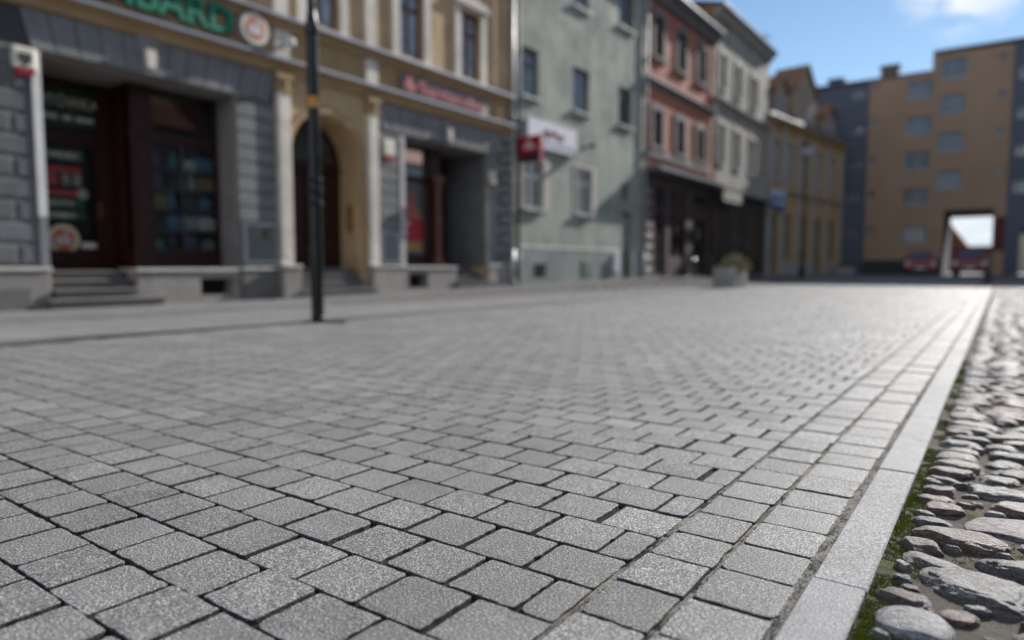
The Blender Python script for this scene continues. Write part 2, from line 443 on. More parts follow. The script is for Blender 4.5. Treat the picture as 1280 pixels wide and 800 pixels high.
# fieldstone carriageway right of the kerb
def bed_mat():
    m, nt, p = newmat('cobble_bed')
    v = nt.coord(); n = nt.noise(v, 300, 3, .7); nb = nt.noise(v, 7, 5, .6); nm = nt.noise(v, 3.1, 4, .6)
    col = nt.ramp(n, [(.34, (.035, .03, .025)), (.5, (.1, .086, .07)), (.66, (.22, .195, .165))])
    col = nt.mix(nt.maprange(nm, .3, .7, 0, .5), col, (.15, .135, .115))
    col = nt.mix(nt.maprange(nb, .56, .63, 0, .85), col, nt.ramp(nt.noise(v, 200, 3), [(.35, (.02, .035, .004)), (.65, (.085, .115, .015))]))
    nt.link(col, p.inputs['Base Color']); p.inputs['Roughness'].default_value = .95; p.inputs['Specular IOR Level'].default_value = .2
    nt.link(nt.bump(nt.math('ADD', n, nt.math('MULTIPLY', nb, 4)), 1, .006), p.inputs['Normal'])
    return m
bed = MB(); bx = axis_steps([(-.199, 1.001, .03), (1.0, 4, .2)]); by = axis_steps([(-.5, 5, .03), (5, 47, .5)])
def bedz(x, y): return -.012 + .008 * noise.noise((x * 9, y * 9, 5)) + .003 * noise.noise((x * 40, y * 40, 7)) + (.006 * max(0, 1 - (x + .2) / .06))
bed.add([(x, y, bedz(x, y)) for y in by for x in bx], [(j * len(bx) + i, j * len(bx) + i + 1, (j + 1) * len(bx) + i + 1, (j + 1) * len(bx) + i) for j in range(len(by) - 1) for i in range(len(bx) - 1)])
tag(bed.build('cobble_bed', bed_mat(), smooth=True), 'sandy mossy bed between the fieldstones', 'roadbed', kind='structure')
def cobble_mat():
    m, nt, p = newmat('fieldstone')
    at = nt.new('ShaderNodeAttribute', attribute_name='tone')
    v = nt.coord((1, 1.9, 2.6)); v2 = nt.coord()
    n1 = nt.noise(v, 26, 6, .72, 1.4); n2 = nt.noise(v2, 230, 4, .7); n3 = nt.noise(v2, 9, 4, .6)
    f = nt.math('ADD', nt.math('MULTIPLY', n1, .55), nt.math('MULTIPLY', n2, .45))
    k = nt.ramp(f, [(.38, .22), (.5, .8), (.62, 1.9)])
    col = nt.mix(1.0, at.outputs['Color'], k, 'MULTIPLY')
    col = nt.mix(nt.maprange(n3, .6, .72, 0, .45), col, (.3, .29, .27))
    nt.link(col, p.inputs['Base Color']); p.inputs['Specular IOR Level'].default_value = .5
    nt.link(nt.maprange(n2, .3, .7, .42, .72), p.inputs['Roughness'])
    nt.link(nt.bump(nt.math('ADD', n1, nt.math('MULTIPLY', n2, .6)), 1.0, .022), p.inputs['Normal'])
    return m
def ico(sub):
    b = bmesh.new(); bmesh.ops.create_icosphere(b, subdivisions=sub, radius=1); b.verts.ensure_lookup_table()
    r = ([v.co.copy() for v in b.verts], [tuple(v.index for v in f.verts) for f in b.faces]); b.free(); return r
ICO = {i: ico(i) for i in (1, 2, 3, 4, 5)}
STONE_TONES = [(.2, .13, .115), (.23, .165, .15), (.2, .195, .195), (.15, .15, .16), (.24, .235, .23), (.19, .145, .135), (.17, .125, .125), (.12, .12, .13), (.22, .2, .185), (.26, .25, .25), (.16, .155, .165)]
def cobble(mb, cx, cy, lx, ly, hz, ang, lod, tn, rough=1.0, z0=-.012):
    sd = random.random() * 100
    planes = []
    for _ in range(7):
        a = random.uniform(0, 6.283); e = random.uniform(-.1, .8)
        planes.append((Vector((math.cos(a) * math.cos(e), math.sin(a) * math.cos(e), math.sin(e))), random.uniform(.8, 1.0)))
    planes.append((Vector((random.uniform(-.14, .14), random.uniform(-.14, .14), 1)).normalized(), random.uniform(.7, .85)))
    ca, sa = math.cos(ang), math.sin(ang); vs = []; loc = []
    co, fc = ICO[lod]
    for p in co:
        q = Vector((math.copysign(abs(p.x) ** .72, p.x), math.copysign(abs(p.y) ** .72, p.y), p.z))
        if rough > 0:
            for n, d in planes:
                e = q.dot(n) - d
                if e > 0: q = q - n * (e * .8)
            r = 1 + .17 * noise.noise(q * 1.3 + Vector((sd, 0, 0))) + rough * (.07 * noise.noise(Vector((q.x * 3, q.y * 6, q.z * 5)) + Vector((0, sd, 0))))
            if lod >= 4: r += rough * .05 * (abs(noise.noise(Vector((q.x * 5, q.y * 13, q.z * 9)) + Vector((0, sd, 3)))) - .2) + rough * .022 * noise.noise(Vector((q.x * 16, q.y * 30, q.z * 20 + sd)))
        else:
            r = 1 + .1 * noise.noise(q * 1.2 + Vector((sd, 0, 0)))
        loc.append(q * r)
    mx = max(abs(q.x) for q in loc); my = max(abs(q.y) for q in loc); mz = max(q.z for q in loc)
    for q in loc:
        x, y, z = q.x * lx / mx, q.y * ly / my, q.z * hz / mz
        vs.append((cx + x * ca - y * sa, cy + x * sa + y * ca, z0 + z))
    mb.add(vs, fc, tn)
cob = MB()
# the stones nearest the lens, each measured from the picture: x, y, half length, half width, height, angle, tone, roughness
NEAR = [(-.105, 1.475, .068, .062, .036, .1, (.36, .36, .375), 0), (-.01, 1.72, .115, .075, .034, -.12, (.25, .24, .235), 1.2), (-.075, 1.31, .085, .062, .042, -.2, (.22, .165, .14), 1.2),
        (.10, 1.42, .135, .055, .040, .14, (.2, .195, .2), 1.3), (.075, 1.24, .12, .06, .038, -.25, (.17, .165, .17), 1.2), (-.055, 2.02, .105, .07, .034, .05, (.21, .155, .13), .9),
        (.075, 1.88, .095, .05, .034, .1, (.2, .175, .175), .9), (.09, 2.17, .16, .1, .026, .2, (.235, .195, .2), .5), (-.105, 2.25, .055, .045, .03, .2, (.19, .12, .115), .8),
        (.19, 1.66, .09, .05, .034, -.1, (.21, .19, .19), 1.1), (.21, 1.98, .12, .05, .03, 0, (.28, .27, .26), .7), (-.12, 2.42, .05, .04, .03, .1, (.22, .14, .13), .6),
        (.02, 2.48, .09, .055, .034, -.05, (.26, .25, .24), 1.2), (.2, 1.19, .1, .06, .036, .1, (.2, .19, .185), 1.2), (-.06, 1.11, .09, .06, .036, .05, (.2, .17, .16), 1.2), (.12, 1.04, .1, .05, .036, 0, (.18, .18, .18), 1.2), (.3, 1.5, .07, .06, .036, .4, (.17, .165, .17), 1.2), (.31, 1.82, .07, .06, .034, .2, (.2, .16, .15), 1.2)]
for (x, y, a, b, h, an, tn, ro) in NEAR: cobble(cob, x, y, a, b * 1.06, h * .78, an, 5, tn, ro * .8)
PLACED = [(n[0], n[1], n[2], n[3]) for n in NEAR]
y = .1
while y < 47:
    far = y > 5
    dy = random.uniform(.095, .135) if not far else random.uniform(.11, .16)
    xmax = 3.2
    x = -.185 + random.uniform(0, .02)
    while x < xmax:
        w = random.uniform(.11, .22)
        cx, cy = x + w / 2, y + dy / 2 + random.uniform(-.02, .02)
        if not any(abs(cx - n[0]) < n[2] + w * .4 and abs(cy - n[1]) < n[3] + dy * .3 for n in NEAR):
            lod = 4 if (y < 4 and cx < 1.0) else (3 if y < 7 and cx < 1.2 else (2 if y < 20 and cx < 2.2 else 1))
            t = random.choice(STONE_TONES); k = random.uniform(.75, 1.3)
            cobble(cob, cx, cy, w / 2 - random.uniform(.002, .008), dy / 2 - random.uniform(-.002, .006), random.uniform(.019, .03), random.uniform(-.2, .2), lod, tuple(c * k for c in t), 0 if random.random() < .12 else random.uniform(.6, 1.2))
            PLACED.append((cx, cy, w / 2 - .006, dy / 2 - .004))
        x += w
    y += dy
for k_ in range(14000):
    y = .5 + 6 * random.random() ** 1.4; x = random.uniform(-.17, 1.0)
    a = random.uniform(.05, .09) if k_ < 6000 else random.uniform(.018, .05); b = a * random.uniform(.5, .8)
    if x - a < -.195: continue
    if all(((x - q[0]) / (q[2] + a)) ** 2 + ((y - q[1]) / (q[3] + b)) ** 2 > 1.0 for q in PLACED):
        PLACED.append((x, y, a, b)); t = random.choice(STONE_TONES)
        cobble(cob, x, y, a, b, random.uniform(.012, .02), random.uniform(-.5, .5), 4 if y < 3 else 3, t, random.uniform(.4, 1.2))
tag(cob.build('cobblestones', cobble_mat(), smooth=True, tones=True), 'rough grey and purplish fieldstones set in sandy moss beside the kerb', 'cobbles', kind='structure')
# moss: tiny tufts crowding the kerb edge and some gaps
ms = MB()
def tuft(x, y, s):
    z = bedz(x, y) - .002
    for _ in range(5):
        a = random.random() * 6.283; r = s * random.random(); px, py = x + r * math.cos(a), y + r * math.sin(a); h = s * random.uniform(.5, 1.1); b = a + random.uniform(-1, 1); w = s * .28
        ms.add([(px + w * math.cos(b), py + w * math.sin(b), z), (px - w * math.cos(b), py - w * math.sin(b), z), (px + .3 * h * math.cos(a), py + .3 * h * math.sin(a), z + h)], [(0, 1, 2)], random.uniform(.6, 1.35))
for _ in range(42000):
    y = .75 + 5.2 * random.random() ** 1.7; x = -.198 + abs(random.gauss(0, .05)) if random.random() < .55 else random.uniform(-.18, .5)
    m = noise.noise((x * 7, y * 5, 4)) + (.22 if x < -.12 else -.05)
    if m > .04: tuft(x, y, random.uniform(.003, .0075))
m_, nt, p = newmat('moss'); at = nt.new('ShaderNodeAttribute', attribute_name='tone')
nt.link(nt.mix(1.0, (.14, .17, .022), at.outputs['Color'], 'MULTIPLY'), p.inputs['Base Color']); p.inputs['Roughness'].default_value = .9; p.inputs['Specular IOR Level'].default_value = .1
tag(ms.build('moss', m_, tones=True), 'green moss crowding the edge of the kerb and cobbles', 'moss', kind='stuff')
# asphalt of the shaded square in front of the end block
rd = MB(); rd.add([(x, y, zg(x, y) + .004) for y in (47, 49, 51, 62.0, 100) for x in (-14, -9, -6, 0, 6, 30)], [(j * 6 + i, j * 6 + i + 1, (j + 1) * 6 + i + 1, (j + 1) * 6 + i) for j in range(4) for i in range(5)])
tag(rd.build('road', mat('asphalt', (.07, .07, .073), (.05, .05, .053), .85, 2, 120, .3)), 'grey asphalt road crossing the far end of the street', 'road', kind='structure')
# ------------------------------------------------------------------ shared facade materials
OCHRE = mat('ochre_render', (.46, .33, .195), (.38, .265, .15), .9, 1.2, 30, .25, streak=True)
OCHRE_D = mat('ochre_moulding', (.41, .285, .155), (.33, .22, .115), .85, 2, 40, .2)
GREY = mat('grey_render', (.185, .186, .188), (.145, .146, .149), .9, 1.4, 45, .3, streak=True)
GREY_D = mat('dark_grey_render', (.135, .137, .145), (.10, .10, .108), .9, 1.4, 45, .3, streak=True)
PALE = mat('pale_stucco', (.62, .57, .5), (.5, .46, .4), .85, 1.6, 30, .2, streak=True)
STONE = granite('plinth_granite', .16, .27, .42, 90, .8, .3, .004, (1, .93, .86))
STONE_G = granite('step_granite', .09, .15, .25, 120, .8, .3, .004, (1, .97, .93))
CAPSTONE = mat('capstone', (.5, .49, .47), (.38, .37, .36), .8, 4, 60, .3)
LEAD = mat('zinc_flashing', (.42, .44, .46), (.3, .31, .33), .32, 3, 20, .1, metal=.55)
WOOD = mat('brown_wood', (.036, .01, .008), (.02, .006, .005), .5, 6, 60, .1, spec=.3)
WOODW = mat('window_wood', (.15, .045, .025), (.1, .03, .018), .5, 6, 60, .1)
DARK = mat('dark_interior', (.012, .011, .011), (.008, .008, .008), .9)
def pane_mat(name, c, c2): 
    m = mat(name, c, c2, .06, 1.1, 6, spec=.8); return m
PANE = pane_mat('window_pane', (.05, .06, .075), (.025, .03, .038))
PANE_B = pane_mat('window_pane_sky_tint', (.34, .39, .46), (.12, .14, .18))  # sky reflection painted into the pale base colour
WHITE = mat('white_paint', (.72, .71, .69), (.6, .59, .57), .6, 3, 40)
BLACK = mat('black_lacquer', (.012, .012, .013), (.008, .008, .009), .3, spec=.6)
GLASS = glass_mat()
GREEN = mat('green_letters', (.0, .2, .105), (.0, .165, .085), .45)
RED = mat('red_plastic', (.33, .004, .022), (.27, .003, .018), .4)
CREAM = mat('cream_plastic', (.7, .66, .55), (.6, .56, .46), .5)

# ------------------------------------------------------------------ house 1: ochre tenement with two shops
b1 = F1.thing('tenement_house', 9.4, 0, 0, 'ochre tenement with grey shopfronts, arched doorway and white window surrounds', 'building')
c1 = F1.conv(9.4)
U0, U1 = 1.0, 17.62
ARC = (10.49, 3.15, 1.02)
SHOP1, SHOP2 = (4.72, 8.16, -.3, 4.12, .62), (12.95, 16.4, -.3, 4.05, .62)
WINS = [(4.15, 5.1), (7.0, 7.95), (9.95, 10.9), (12.82, 13.74), (15.24, 16.16)]
holes = [SHOP1, SHOP2, (ARC[0] - ARC[2], ARC[0] + ARC[2], -.3, ARC[1] + ARC[2], .8)]
holes += [(a, b, 6.12, 7.95, .22) for a, b in WINS] + [(a, b, 9.4, 11.1, .22) for a, b in WINS]
m = MB(); wall_with_holes(m, U0, U1, -.3, 12.2, holes)
n = 18
for i in range(n):
    a0, a1 = math.pi * i / n, math.pi * (i + 1) / n
    p0 = (ARC[0] - ARC[2] * math.cos(a0), ARC[1] + ARC[2] * math.sin(a0)); p1 = (ARC[0] - ARC[2] * math.cos(a1), ARC[1] + ARC[2] * math.sin(a1)); tp = ARC[1] + ARC[2]
    m.quad((p0[0], 0, p0[1]), (p1[0], 0, p1[1]), (p1[0], 0, tp), (p0[0], 0, tp))
    m.quad((p0[0], 0, p0[1]), (p0[0], -.8, p0[1]), (p1[0], -.8, p1[1]), (p1[0], 0, p1[1]))
m.quad((U0, 0, -.3), (U0, -11, -.3), (U0, -11, 12.2), (U0, 0, 12.2)); m.quad((U1, 0, -.3), (U1, -11, -.3), (U1, -11, 12.2), (U1, 0, 12.2))
m.quad((U0, -11, -.3), (U1, -11, -.3), (U1, -11, 12.2), (U0, -11, 12.2)); m.quad((U0, -2.2, -.3), (U1, -2.2, -.3), (U1, -2.2, 12.2), (U0, -2.2, 12.2))
m.build('wall', OCHRE, b1, c1)
m = MB()
for i in range(n):
    a0, a1 = math.pi * i / n, math.pi * (i + 1) / n
    def q(r, a): return (ARC[0] - r * math.cos(a), ARC[1] + r * math.sin(a))
    for (r0, r1, w) in ((1.025, 1.13, .045), (1.13, 1.2, .02)):
        A, B, C_, D = q(r0, a0), q(r0, a1), q(r1, a1), q(r1, a0)
        m.prism([A, B, C_, D], .001, w)
for s in (-1, 1): m.box(ARC[0] + s * 1.025, ARC[0] + s * 1.13, .001, .05, .7, ARC[1])
m.build('arch_moulding', OCHRE_D, b1, c1)
m = MB(); m.prism_b([(.3, 12.2), (.36, 12.35), (-5.5, 16.2), (-11.2, 12.35), (-11.2, 12.2)], U0 - .1, U1 + .02)
m.build('roof', mat('red_roof_tiles', (.22, .075, .04), (.15, .05, .03), .85, 3, 30, .4), b1, c1)
# cornices with zinc flashing
def cornice(par, cv, u0, u1, v, out, h, mm, flash=True, seg=1):
    m = MB()
    m.prism_b([(.002, v - h), (out * .35, v - h * .9), (out * .55, v - h * .45), (out * .92, v - h * .35), (out, v - .02), (.002, v - .02)], u0, u1)
    o = m.build('cornice', mm, par, cv)
    if flash:
        f = MB(); k = u0
        while k < u1 - .01:
            e = min(u1, k + 1.95); f.prism_b([(.003, v - .018), (out + .03, v - .018), (out + .03, v - .055), (out + .04, v - .055), (out + .04, v), (.003, v + .03)], k, e - .004); k = e
        f.build('flashing', LEAD, o, cv)
cornice(b1, c1, U0, U1 + .06, 5.07, .24, .3, OCHRE_D); cornice(b1, c1, U0, U1 + .06, 5.95, .22, .26, OCHRE_D); cornice(b1, c1, U0, U1, 12.2, .5, .6, OCHRE_D, False)
# frieze between the cornices: vertical flutes
for (fa, fb_) in ((U0, 9.04), (9.49, 11.6), (12.04, U1)):
    m = MB(); u = fa; m.box(fa, fb_, .0008, .012, 5.085, 5.72)
    while u < fb_ - .1: m.cbox(u, u + .105, .011, .032, 5.1, 5.7, .012); u += .125
    m.build('frieze', OCHRE_D, b1, c1)
# pilasters over both storeys
for (a, b) in ((9.1, 9.43), (11.66, 11.98)):
    m = MB(); m.box(a, b, .001, .12, .74, 4.38); m.box(a + .04, b - .04, .12, .135, .9, 4.3); m.build('pilaster', PALE, b1, c1)
    m = MB(); m.box(a - .02, b + .02, .001, .15, 4.38, 4.46); m.box(a, b, .001, .14, 4.46, 4.66); m.box(a - .04, b + .04, .001, .2, 4.66, 4.77); m.lathe([(.05, -.02), (.08, 0), (.08, .1), (.05, .12)], ((a + b) / 2, .16, 4.5), 12); m.build('capital', OCHRE_D, b1, c1)
    m = MB(); m.box(a - .02, b + .02, .03, .11, 5.1, 5.68); m.box(a, b, .001, .1, 6.0, 11.6); m.build('pilaster', PALE, b1, c1)
for a in (4.3 - 3.1, 17.05): 
    pass
# upper windows in white surrounds
CURT = mat('net_curtain', (.55, .56, .6), (.42, .43, .47), .9, 3, 30)
for v0, v1 in ((6.12, 7.95), (9.4, 11.1)):
    for (a, b) in WINS:
        make_window(b1, c1, a, b, v0, v1, -.14, WOODW, PANE_B, None, 'T', .07)
        m = MB(); m.box(a - .24, a, .001, .07, v0 - .1, v1 + .1); m.box(b, b + .24, .001, .07, v0 - .1, v1 + .1); m.box(a, b, .001, .07, v1, v1 + .1)
        m.box(a - .3, b + .3, .001, .16, v1 + .1, v1 + .22); m.box(a - .26, b + .26, .001, .1, v1 + .22, v1 + .34); m.box(a - .3, b + .3, .001, .14, v0 - .16, v0 - .1)
        m.build('window_surround', PALE, b1, c1)
# ground floor dressing: drafted ashlar, rusticated piers, flat arches
def ashlar(u0, u1, v0, v1, course, length):
    dark = MB(); lite = MB(); v = v0; k = 0
    while v < v1 - .02:
        u = u0 - (length / 2 if k % 2 else 0)
        while u < u1 - .02:
            a, b = max(u, u0), min(u + length, u1)
            if b - a > .05:
                lite.cbox(a + .008, b - .008, .001, .035, v + .008, v + course - .008, .01)
                if b - a > .14: dark.cbox(a + .05, b - .05, .034, .05, v + .045, v + course - .045, .008)
            u += length
        v += course; k += 1
    lite.build('stone_cladding', GREY, b1, c1); dark.build('stone_cladding', GREY_D, b1, c1)
for (a, b, c, d) in ((U0, 4.6, .7, 4.95), (4.6, 9.08, 4.125, 4.95), (8.165, 9.08, .7, 4.12), (12.0, 12.945, .7, 4.95), (12.945, 16.405, 4.055, 4.95), (16.405, U1, .7, 4.95)): m = MB(); m.box(a, b, .0005, .012, c, d); m.build('backing', mat('joint_grey', (.06, .06, .064), rough=.9), b1, c1)
ashlar(U0, 4.585, .72, 4.14, .342, .66)
m = MB(); m.box(4.59, 4.715, .001, .07, 1.5, 4.12); m.build('door_trim', WHITE, b1, c1)
m = MB(); m.box(4.59, 4.715, .001, .068, .7, 1.496); m.build('door_trim', GREY, b1, c1)
def courses(u0, u1, v0, v1, h):
    m = MB(); v = v0
    while v < v1 - .05: m.cbox(u0, u1, .001, .05, v + .014, min(v + h, v1) - .014, .014); v += h
    m.build('stone_cladding', GREY, b1, c1)
courses(8.17, 9.06, 1.62, 4.12, .302); m = MB(); m.box(8.17, 9.06, .001, .04, .72, 1.6); m.build('stone_cladding', GREY, b1, c1)
courses(12.03, 12.72, 1.62, 4.06, .302); m = MB(); m.box(12.03, 12.72, .001, .04, .72, 1.6); m.build('stone_cladding', GREY_D, b1, c1)
m = MB(); m.box(12.78, 12.94, .001, .06, .72, 4.05); m.build('door_trim', PALE if False else CAPSTONE, b1, c1)
def voussoirs(u0, u1, v0, v1, uc, vc, step):
    m = MB(); g = .011; u = u0
    def at(u, v): return uc + (u - uc) * (v - vc) / (v0 - vc)
    while u < u1 - .05:
        e = min(u + step, u1)
        A, B = u + g, e - g
        tA, tB = at(A, v1), at(B, v1)
        tA, tB = max(tA, u0 - .4), min(tB, u1 + .25)
        m.prism([(A, v0), (B, v0), (tB, v1), (tA, v1)], .001, .05); u = e
    m.build('flat_arch', GREY, b1, c1)
voussoirs(4.62, 8.95, 4.15, 4.76, 6.45, -3.0, .36); voussoirs(12.2, 17.0, 4.09, 4.74, 14.6, -3.0, .36)
for u, v in ((6.44, 4.13), (14.62, 4.07)):
    m = MB(); m.prism([(u - .13, v), (u + .13, v), (u + .2, v + .66), (u - .2, v + .66)], .04, .11); o = m.build('keystone', GREY, b1, c1); m = MB(); m.prism([(u - .07, v + .1), (u + .07, v + .1), (u + .09, v + .42), (u - .09, v + .42)], .111, .2); m.build('console', PALE, o, c1)
m = MB(); m.box(16.41, 16.95, .001, .05, .76, 4.06); m.build('stone_cladding', GREY, b1, c1)
m = MB(); v = .76; k = 0
while v < 4.7:
    a = 16.98 if k % 2 else 17.12
    for uu in ((a, 17.3), (17.32, U1)):
        x0, x1 = uu; hh = .29
        m.add([(x0, .001, v), (x1, .001, v), (x1, .001, v + hh), (x0, .001, v + hh), (x0 + .03, .08, v + .03), (x1 - .03, .08, v + .03), (x1 - .03, .08, v + hh - .03), (x0 + .03, .08, v + hh - .03), ((x0 + x1) / 2, .15, v + hh / 2)],
              [(0, 1, 5, 4), (1, 2, 6, 5), (2, 3, 7, 6), (3, 0, 4, 7), (4, 5, 8), (5, 6, 8), (6, 7, 8), (7, 4, 8)])
    v += .31; k += 1
m.build('quoins', GREY, b1, c1)
# plinth stones
def plinth(u0, u1, w, top=.68, mm=STONE, cap=True, z=-.15):
    m = MB(); m.cbox(u0, u1, .001, w, z, top - (.07 if cap else 0), .012); o = m.build('plinth', mm, b1, c1, tones=True)
    if cap: m = MB(); m.cbox(u0 - .015, u1 + .015, .001, w + .03, top - .068, top, .015); m.build('cap', CAPSTONE, o, c1)
plinth(U0, 4.69, .14); plinth(8.19, 9.02, .08, .68, STONE_G); plinth(9.05, 9.5, .27, .73); plinth(11.62, 12.02, .27, .73); plinth(12.06, 12.92, .12, .73); plinth(16.42, U1 - .01, .12, .76)
m = MB(); m.cbox(U0, 4.4, .14, .17, -.15, .36, .01); m.build('plinth_footing', STONE_G, b1, c1, tones=True)
def vent_base(u0, u1, va, vb, zt, wfront=.05, deep=-.6):
    m = MB(); m.cbox(u0, va, deep, wfront, -.15, zt - .07, .012); m.box(vb, u1, deep, wfront - .003, -.15, zt - .07); m.box(va, vb, deep, wfront - .006, zt - .2, zt - .07); m.box(va, vb, deep, wfront - .02, -.15, .13)
    o = m.build('plinth', STONE, b1, c1, tones=True)
    m = MB(); m.cbox(u0 - .02, u1, deep, wfront + .04, zt - .068, zt, .015); m.build('cap', CAPSTONE, o, c1)
    m = MB(); m.box(va, vb, -.3, -.28, .1, zt - .2); m.build('vent', DARK, o, c1)
vent_base(6.1, 8.15, 7.3, 8.0, .66); vent_base(13.0, 15.0, 13.06, 13.8, .7)
# door steps
def steps(u0, u1, n, w_in, w_out, rise, z0):
    for i in range(n):
        m = MB(); k = w_out - (w_out - w_in) * i / n
        e = .0 if i else .16
        m.cbox(u0 - e, u1 + e * 2.2, w_in - .3, k, z0 + rise * i - (.15 if i == 0 else -.001), z0 + rise * (i + 1) - .05, .01)
        m.cbox(u0 - e - .02, u1 + e * 2.2 + .02, w_in - .3, k + .03, z0 + rise * (i + 1) - .049, z0 + rise * (i + 1), .012)
        m.build('step', STONE_G, b1, c1, tones=True)
steps(4.74, 6.04, 4, -.6, .42, .155, 0.0); steps(9.62, 11.36, 4, -.35, .3, .16, .02); steps(15.06, 16.38, 4, -.8, .2, .15, .1)
m = MB(); m.box(4.74, 6.05, -2.0, -.9, .3, .615); m.box(9.5, 11.48, -1.6, -.65, .3, .655); m.box(15.02, 16.38, -2.0, -1.1, .3, .69); m.build('threshold', STONE_G, b1, c1, tones=True)

# shopfront 1: recessed glazed door on the left, show window on the right
def shopfront(u0, u1, ubay0, ubay1, ucol, zt, wd, zb, left_bay, hg):
    """dark timber: bay window between ubay0..ubay1 with a column, door recess beside it"""
    m = MB(); wb = -.62
    a, b = ubay0, ubay1
    m.box(a, b, wb - .08, wb, zb, zb + .3)                          # apron
    m.box(a, b, wb - .06, wb + .02, zb + .3, zb + .36)
    m.box(a, b, wb - .08, wb, zt - .08, zt)
    vt = zb + (zt - zb) * .72
    m.box(a, b, wb - .08, wb + .01, vt - .09, vt + .09)
    for k in ((a, a + .07), (b - .07, b)): m.box(k[0], k[1], wb - .081, wb + .004, zb, zt)
    c0, c1_ = ucol
    m.box(c0, c1_, wb - .12, wb + .09, zb, zt); m.box(c0 - .03, c1_ + .03, wb - .12, wb + .13, zb, zb + .32); m.box(c0 - .03, c1_ + .03, wb - .12, wb + .12, vt - .05, vt + .06)
    m.box(c0 + .06, c1_ - .06, wb + .09, wb + .105, zb + .45, vt - .15); m.box(c0 + .06, c1_ - .06, wb + .09, wb + .105, vt + .15, zt - .12)
    return m, vt
m, vt = shopfront(4.72, 8.16, 6.36, 8.16, (6.36, 6.76), 4.12, -1.35, .66, False, 0)
m.box(6.36, 6.42, -1.42, -.7, .66, 4.12); m.box(6.345, 6.36, -1.3, -.8, 1.1, 2.9)
m.box(4.72, 6.36, -1.42, -1.34, 3.02, 3.2); m.box(4.72, 6.36, -1.42, -1.34, 4.0, 4.12); m.box(4.72, 4.98, -1.42, -1.33, .62, 4.12); m.box(6.16, 6.36, -1.42, -1.33, .62, 4.12)
sf = m.build('shopfront', WOOD, b1, c1)
m = MB(); m.box(6.8, 8.1, -.67, -.66, 1.0, vt - .08); m.box(6.8, 8.1, -.67, -.66, vt + .08, 4.05); m.build('pane', GLASS, sf, c1)
m = MB(); m.box(6.44, 8.15, -2.1, -2.05, .66, 4.1); m.box(8.15, 8.17, -2.1, -.7, .66, 4.1); m.box(6.43, 6.45, -2.1, -.7, .66, 4.1); m.build('display_lining', mat('display_dark', (.03, .032, .035), (.02, .021, .023), .8), sf, c1)
m = MB()
for v in (1.42, 1.82, 2.22, 2.62): m.box(6.48, 8.12, -1.15, -.78, v, v + .018)
m.box(7.42, 7.46, -.75, -.71, 1.0, vt); m.build('display_shelf', mat('grey_shelf', (.2, .22, .23), rough=.3), sf, c1)
m = MB(); m.box(6.8, 7.98, -.6, -.59, 3.45, 3.95) if False else None
# door leaf
m = MB(); m.box(4.98, 5.06, -1.45, -1.37, .62, 3.02); m.box(6.08, 6.16, -1.45, -1.37, .62, 3.02); m.box(5.06, 6.08, -1.45, -1.37, .62, 1.0); m.box(5.06, 6.08, -1.45, -1.37, 2.92, 3.02)
dl = m.build('door', WOOD, b1, c1)
m = MB(); m.box(5.06, 6.08, -1.43, -1.42, 1.0, 2.92); m.build('pane', mat('door_pane', (.008, .01, .012), rough=.08, spec=.4), dl, c1)
m = MB(); m.box(6.1, 6.14, -1.37, -1.3, 1.6, 1.9); m.build('handle', mat('brass', (.5, .35, .15), rough=.3, metal=.9), dl, c1)
W_ = -1.412
def loc1(u, w, v): return (u - 9.4, -w, v)
m = MB(); m.box(4.98, 6.16, -1.41, -1.39, 3.24, 3.98); gs = m.build('sign_panel', mat('bottle_green', (.005, .03, .012), (.004, .022, .009), .4), dl, c1)
LET = mat('pale_lettering', (.55, .6, .56), rough=.5)
text('lettering', 'GOTÓWKA', .26, LET, gs, loc1(4.97, -1.388, 3.62), .004, .004, sx=.88); m = MB(); [m.box(a, b, -1.389, -1.384, 3.38, 3.46) for a, b in ((5.04, 5.5), (5.57, 5.73), (5.8, 6.1))]; m.build('text_line', LET, gs, c1)
m = MB(); m.box(5.12, 5.9, W_ - .005, W_, 2.64, 2.84); s1 = m.build('sticker', mat('slate_sticker', (.05, .075, .07), rough=.5), dl, c1); text('lettering', 'LOMBARD', .13, LET, s1, loc1(5.2, W_ + .003, 2.69), .003, .003)
m = MB(); m.box(5.16, 5.86, W_ - .005, W_, 2.44, 2.53); m.box(5.12, 5.46, W_ - .005, W_, 2.18, 2.42); m.box(5.18, 5.8, W_ - .005, W_, 2.0, 2.1); m.build('sticker', mat('faded_red', (.32, .05, .05), (.26, .035, .035), .5), dl, c1)
m = MB()
for r in range(3):
    for k in range(2): m.box(5.52 + k * .19, 5.66 + k * .19, W_ - .005, W_, 2.2 + r * .075, 2.25 + r * .075)
m.lathe([(.1, -.004), (.1, .004)], (5.86, W_, 2.05), 18, 'y'); m.build('sticker', mat('grey_sticker', (.3, .3, .3), (.2, .2, .2), .5), dl, c1)
for v, t in ((1.78, 'ZŁOTO'), (1.56, 'SREBRO')):
    m = MB(); m.box(5.15, 5.88, W_ - .005, W_, v, v + .17); s1 = m.build('sticker', mat('green_sticker', (.01, .06, .03), rough=.5), dl, c1)
    text('lettering', t, .12, LET, s1, loc1(5.3, W_ + .003, v + .04), .003, .002)
def swan_disc(mb_list, u, w, v, r):
    pass
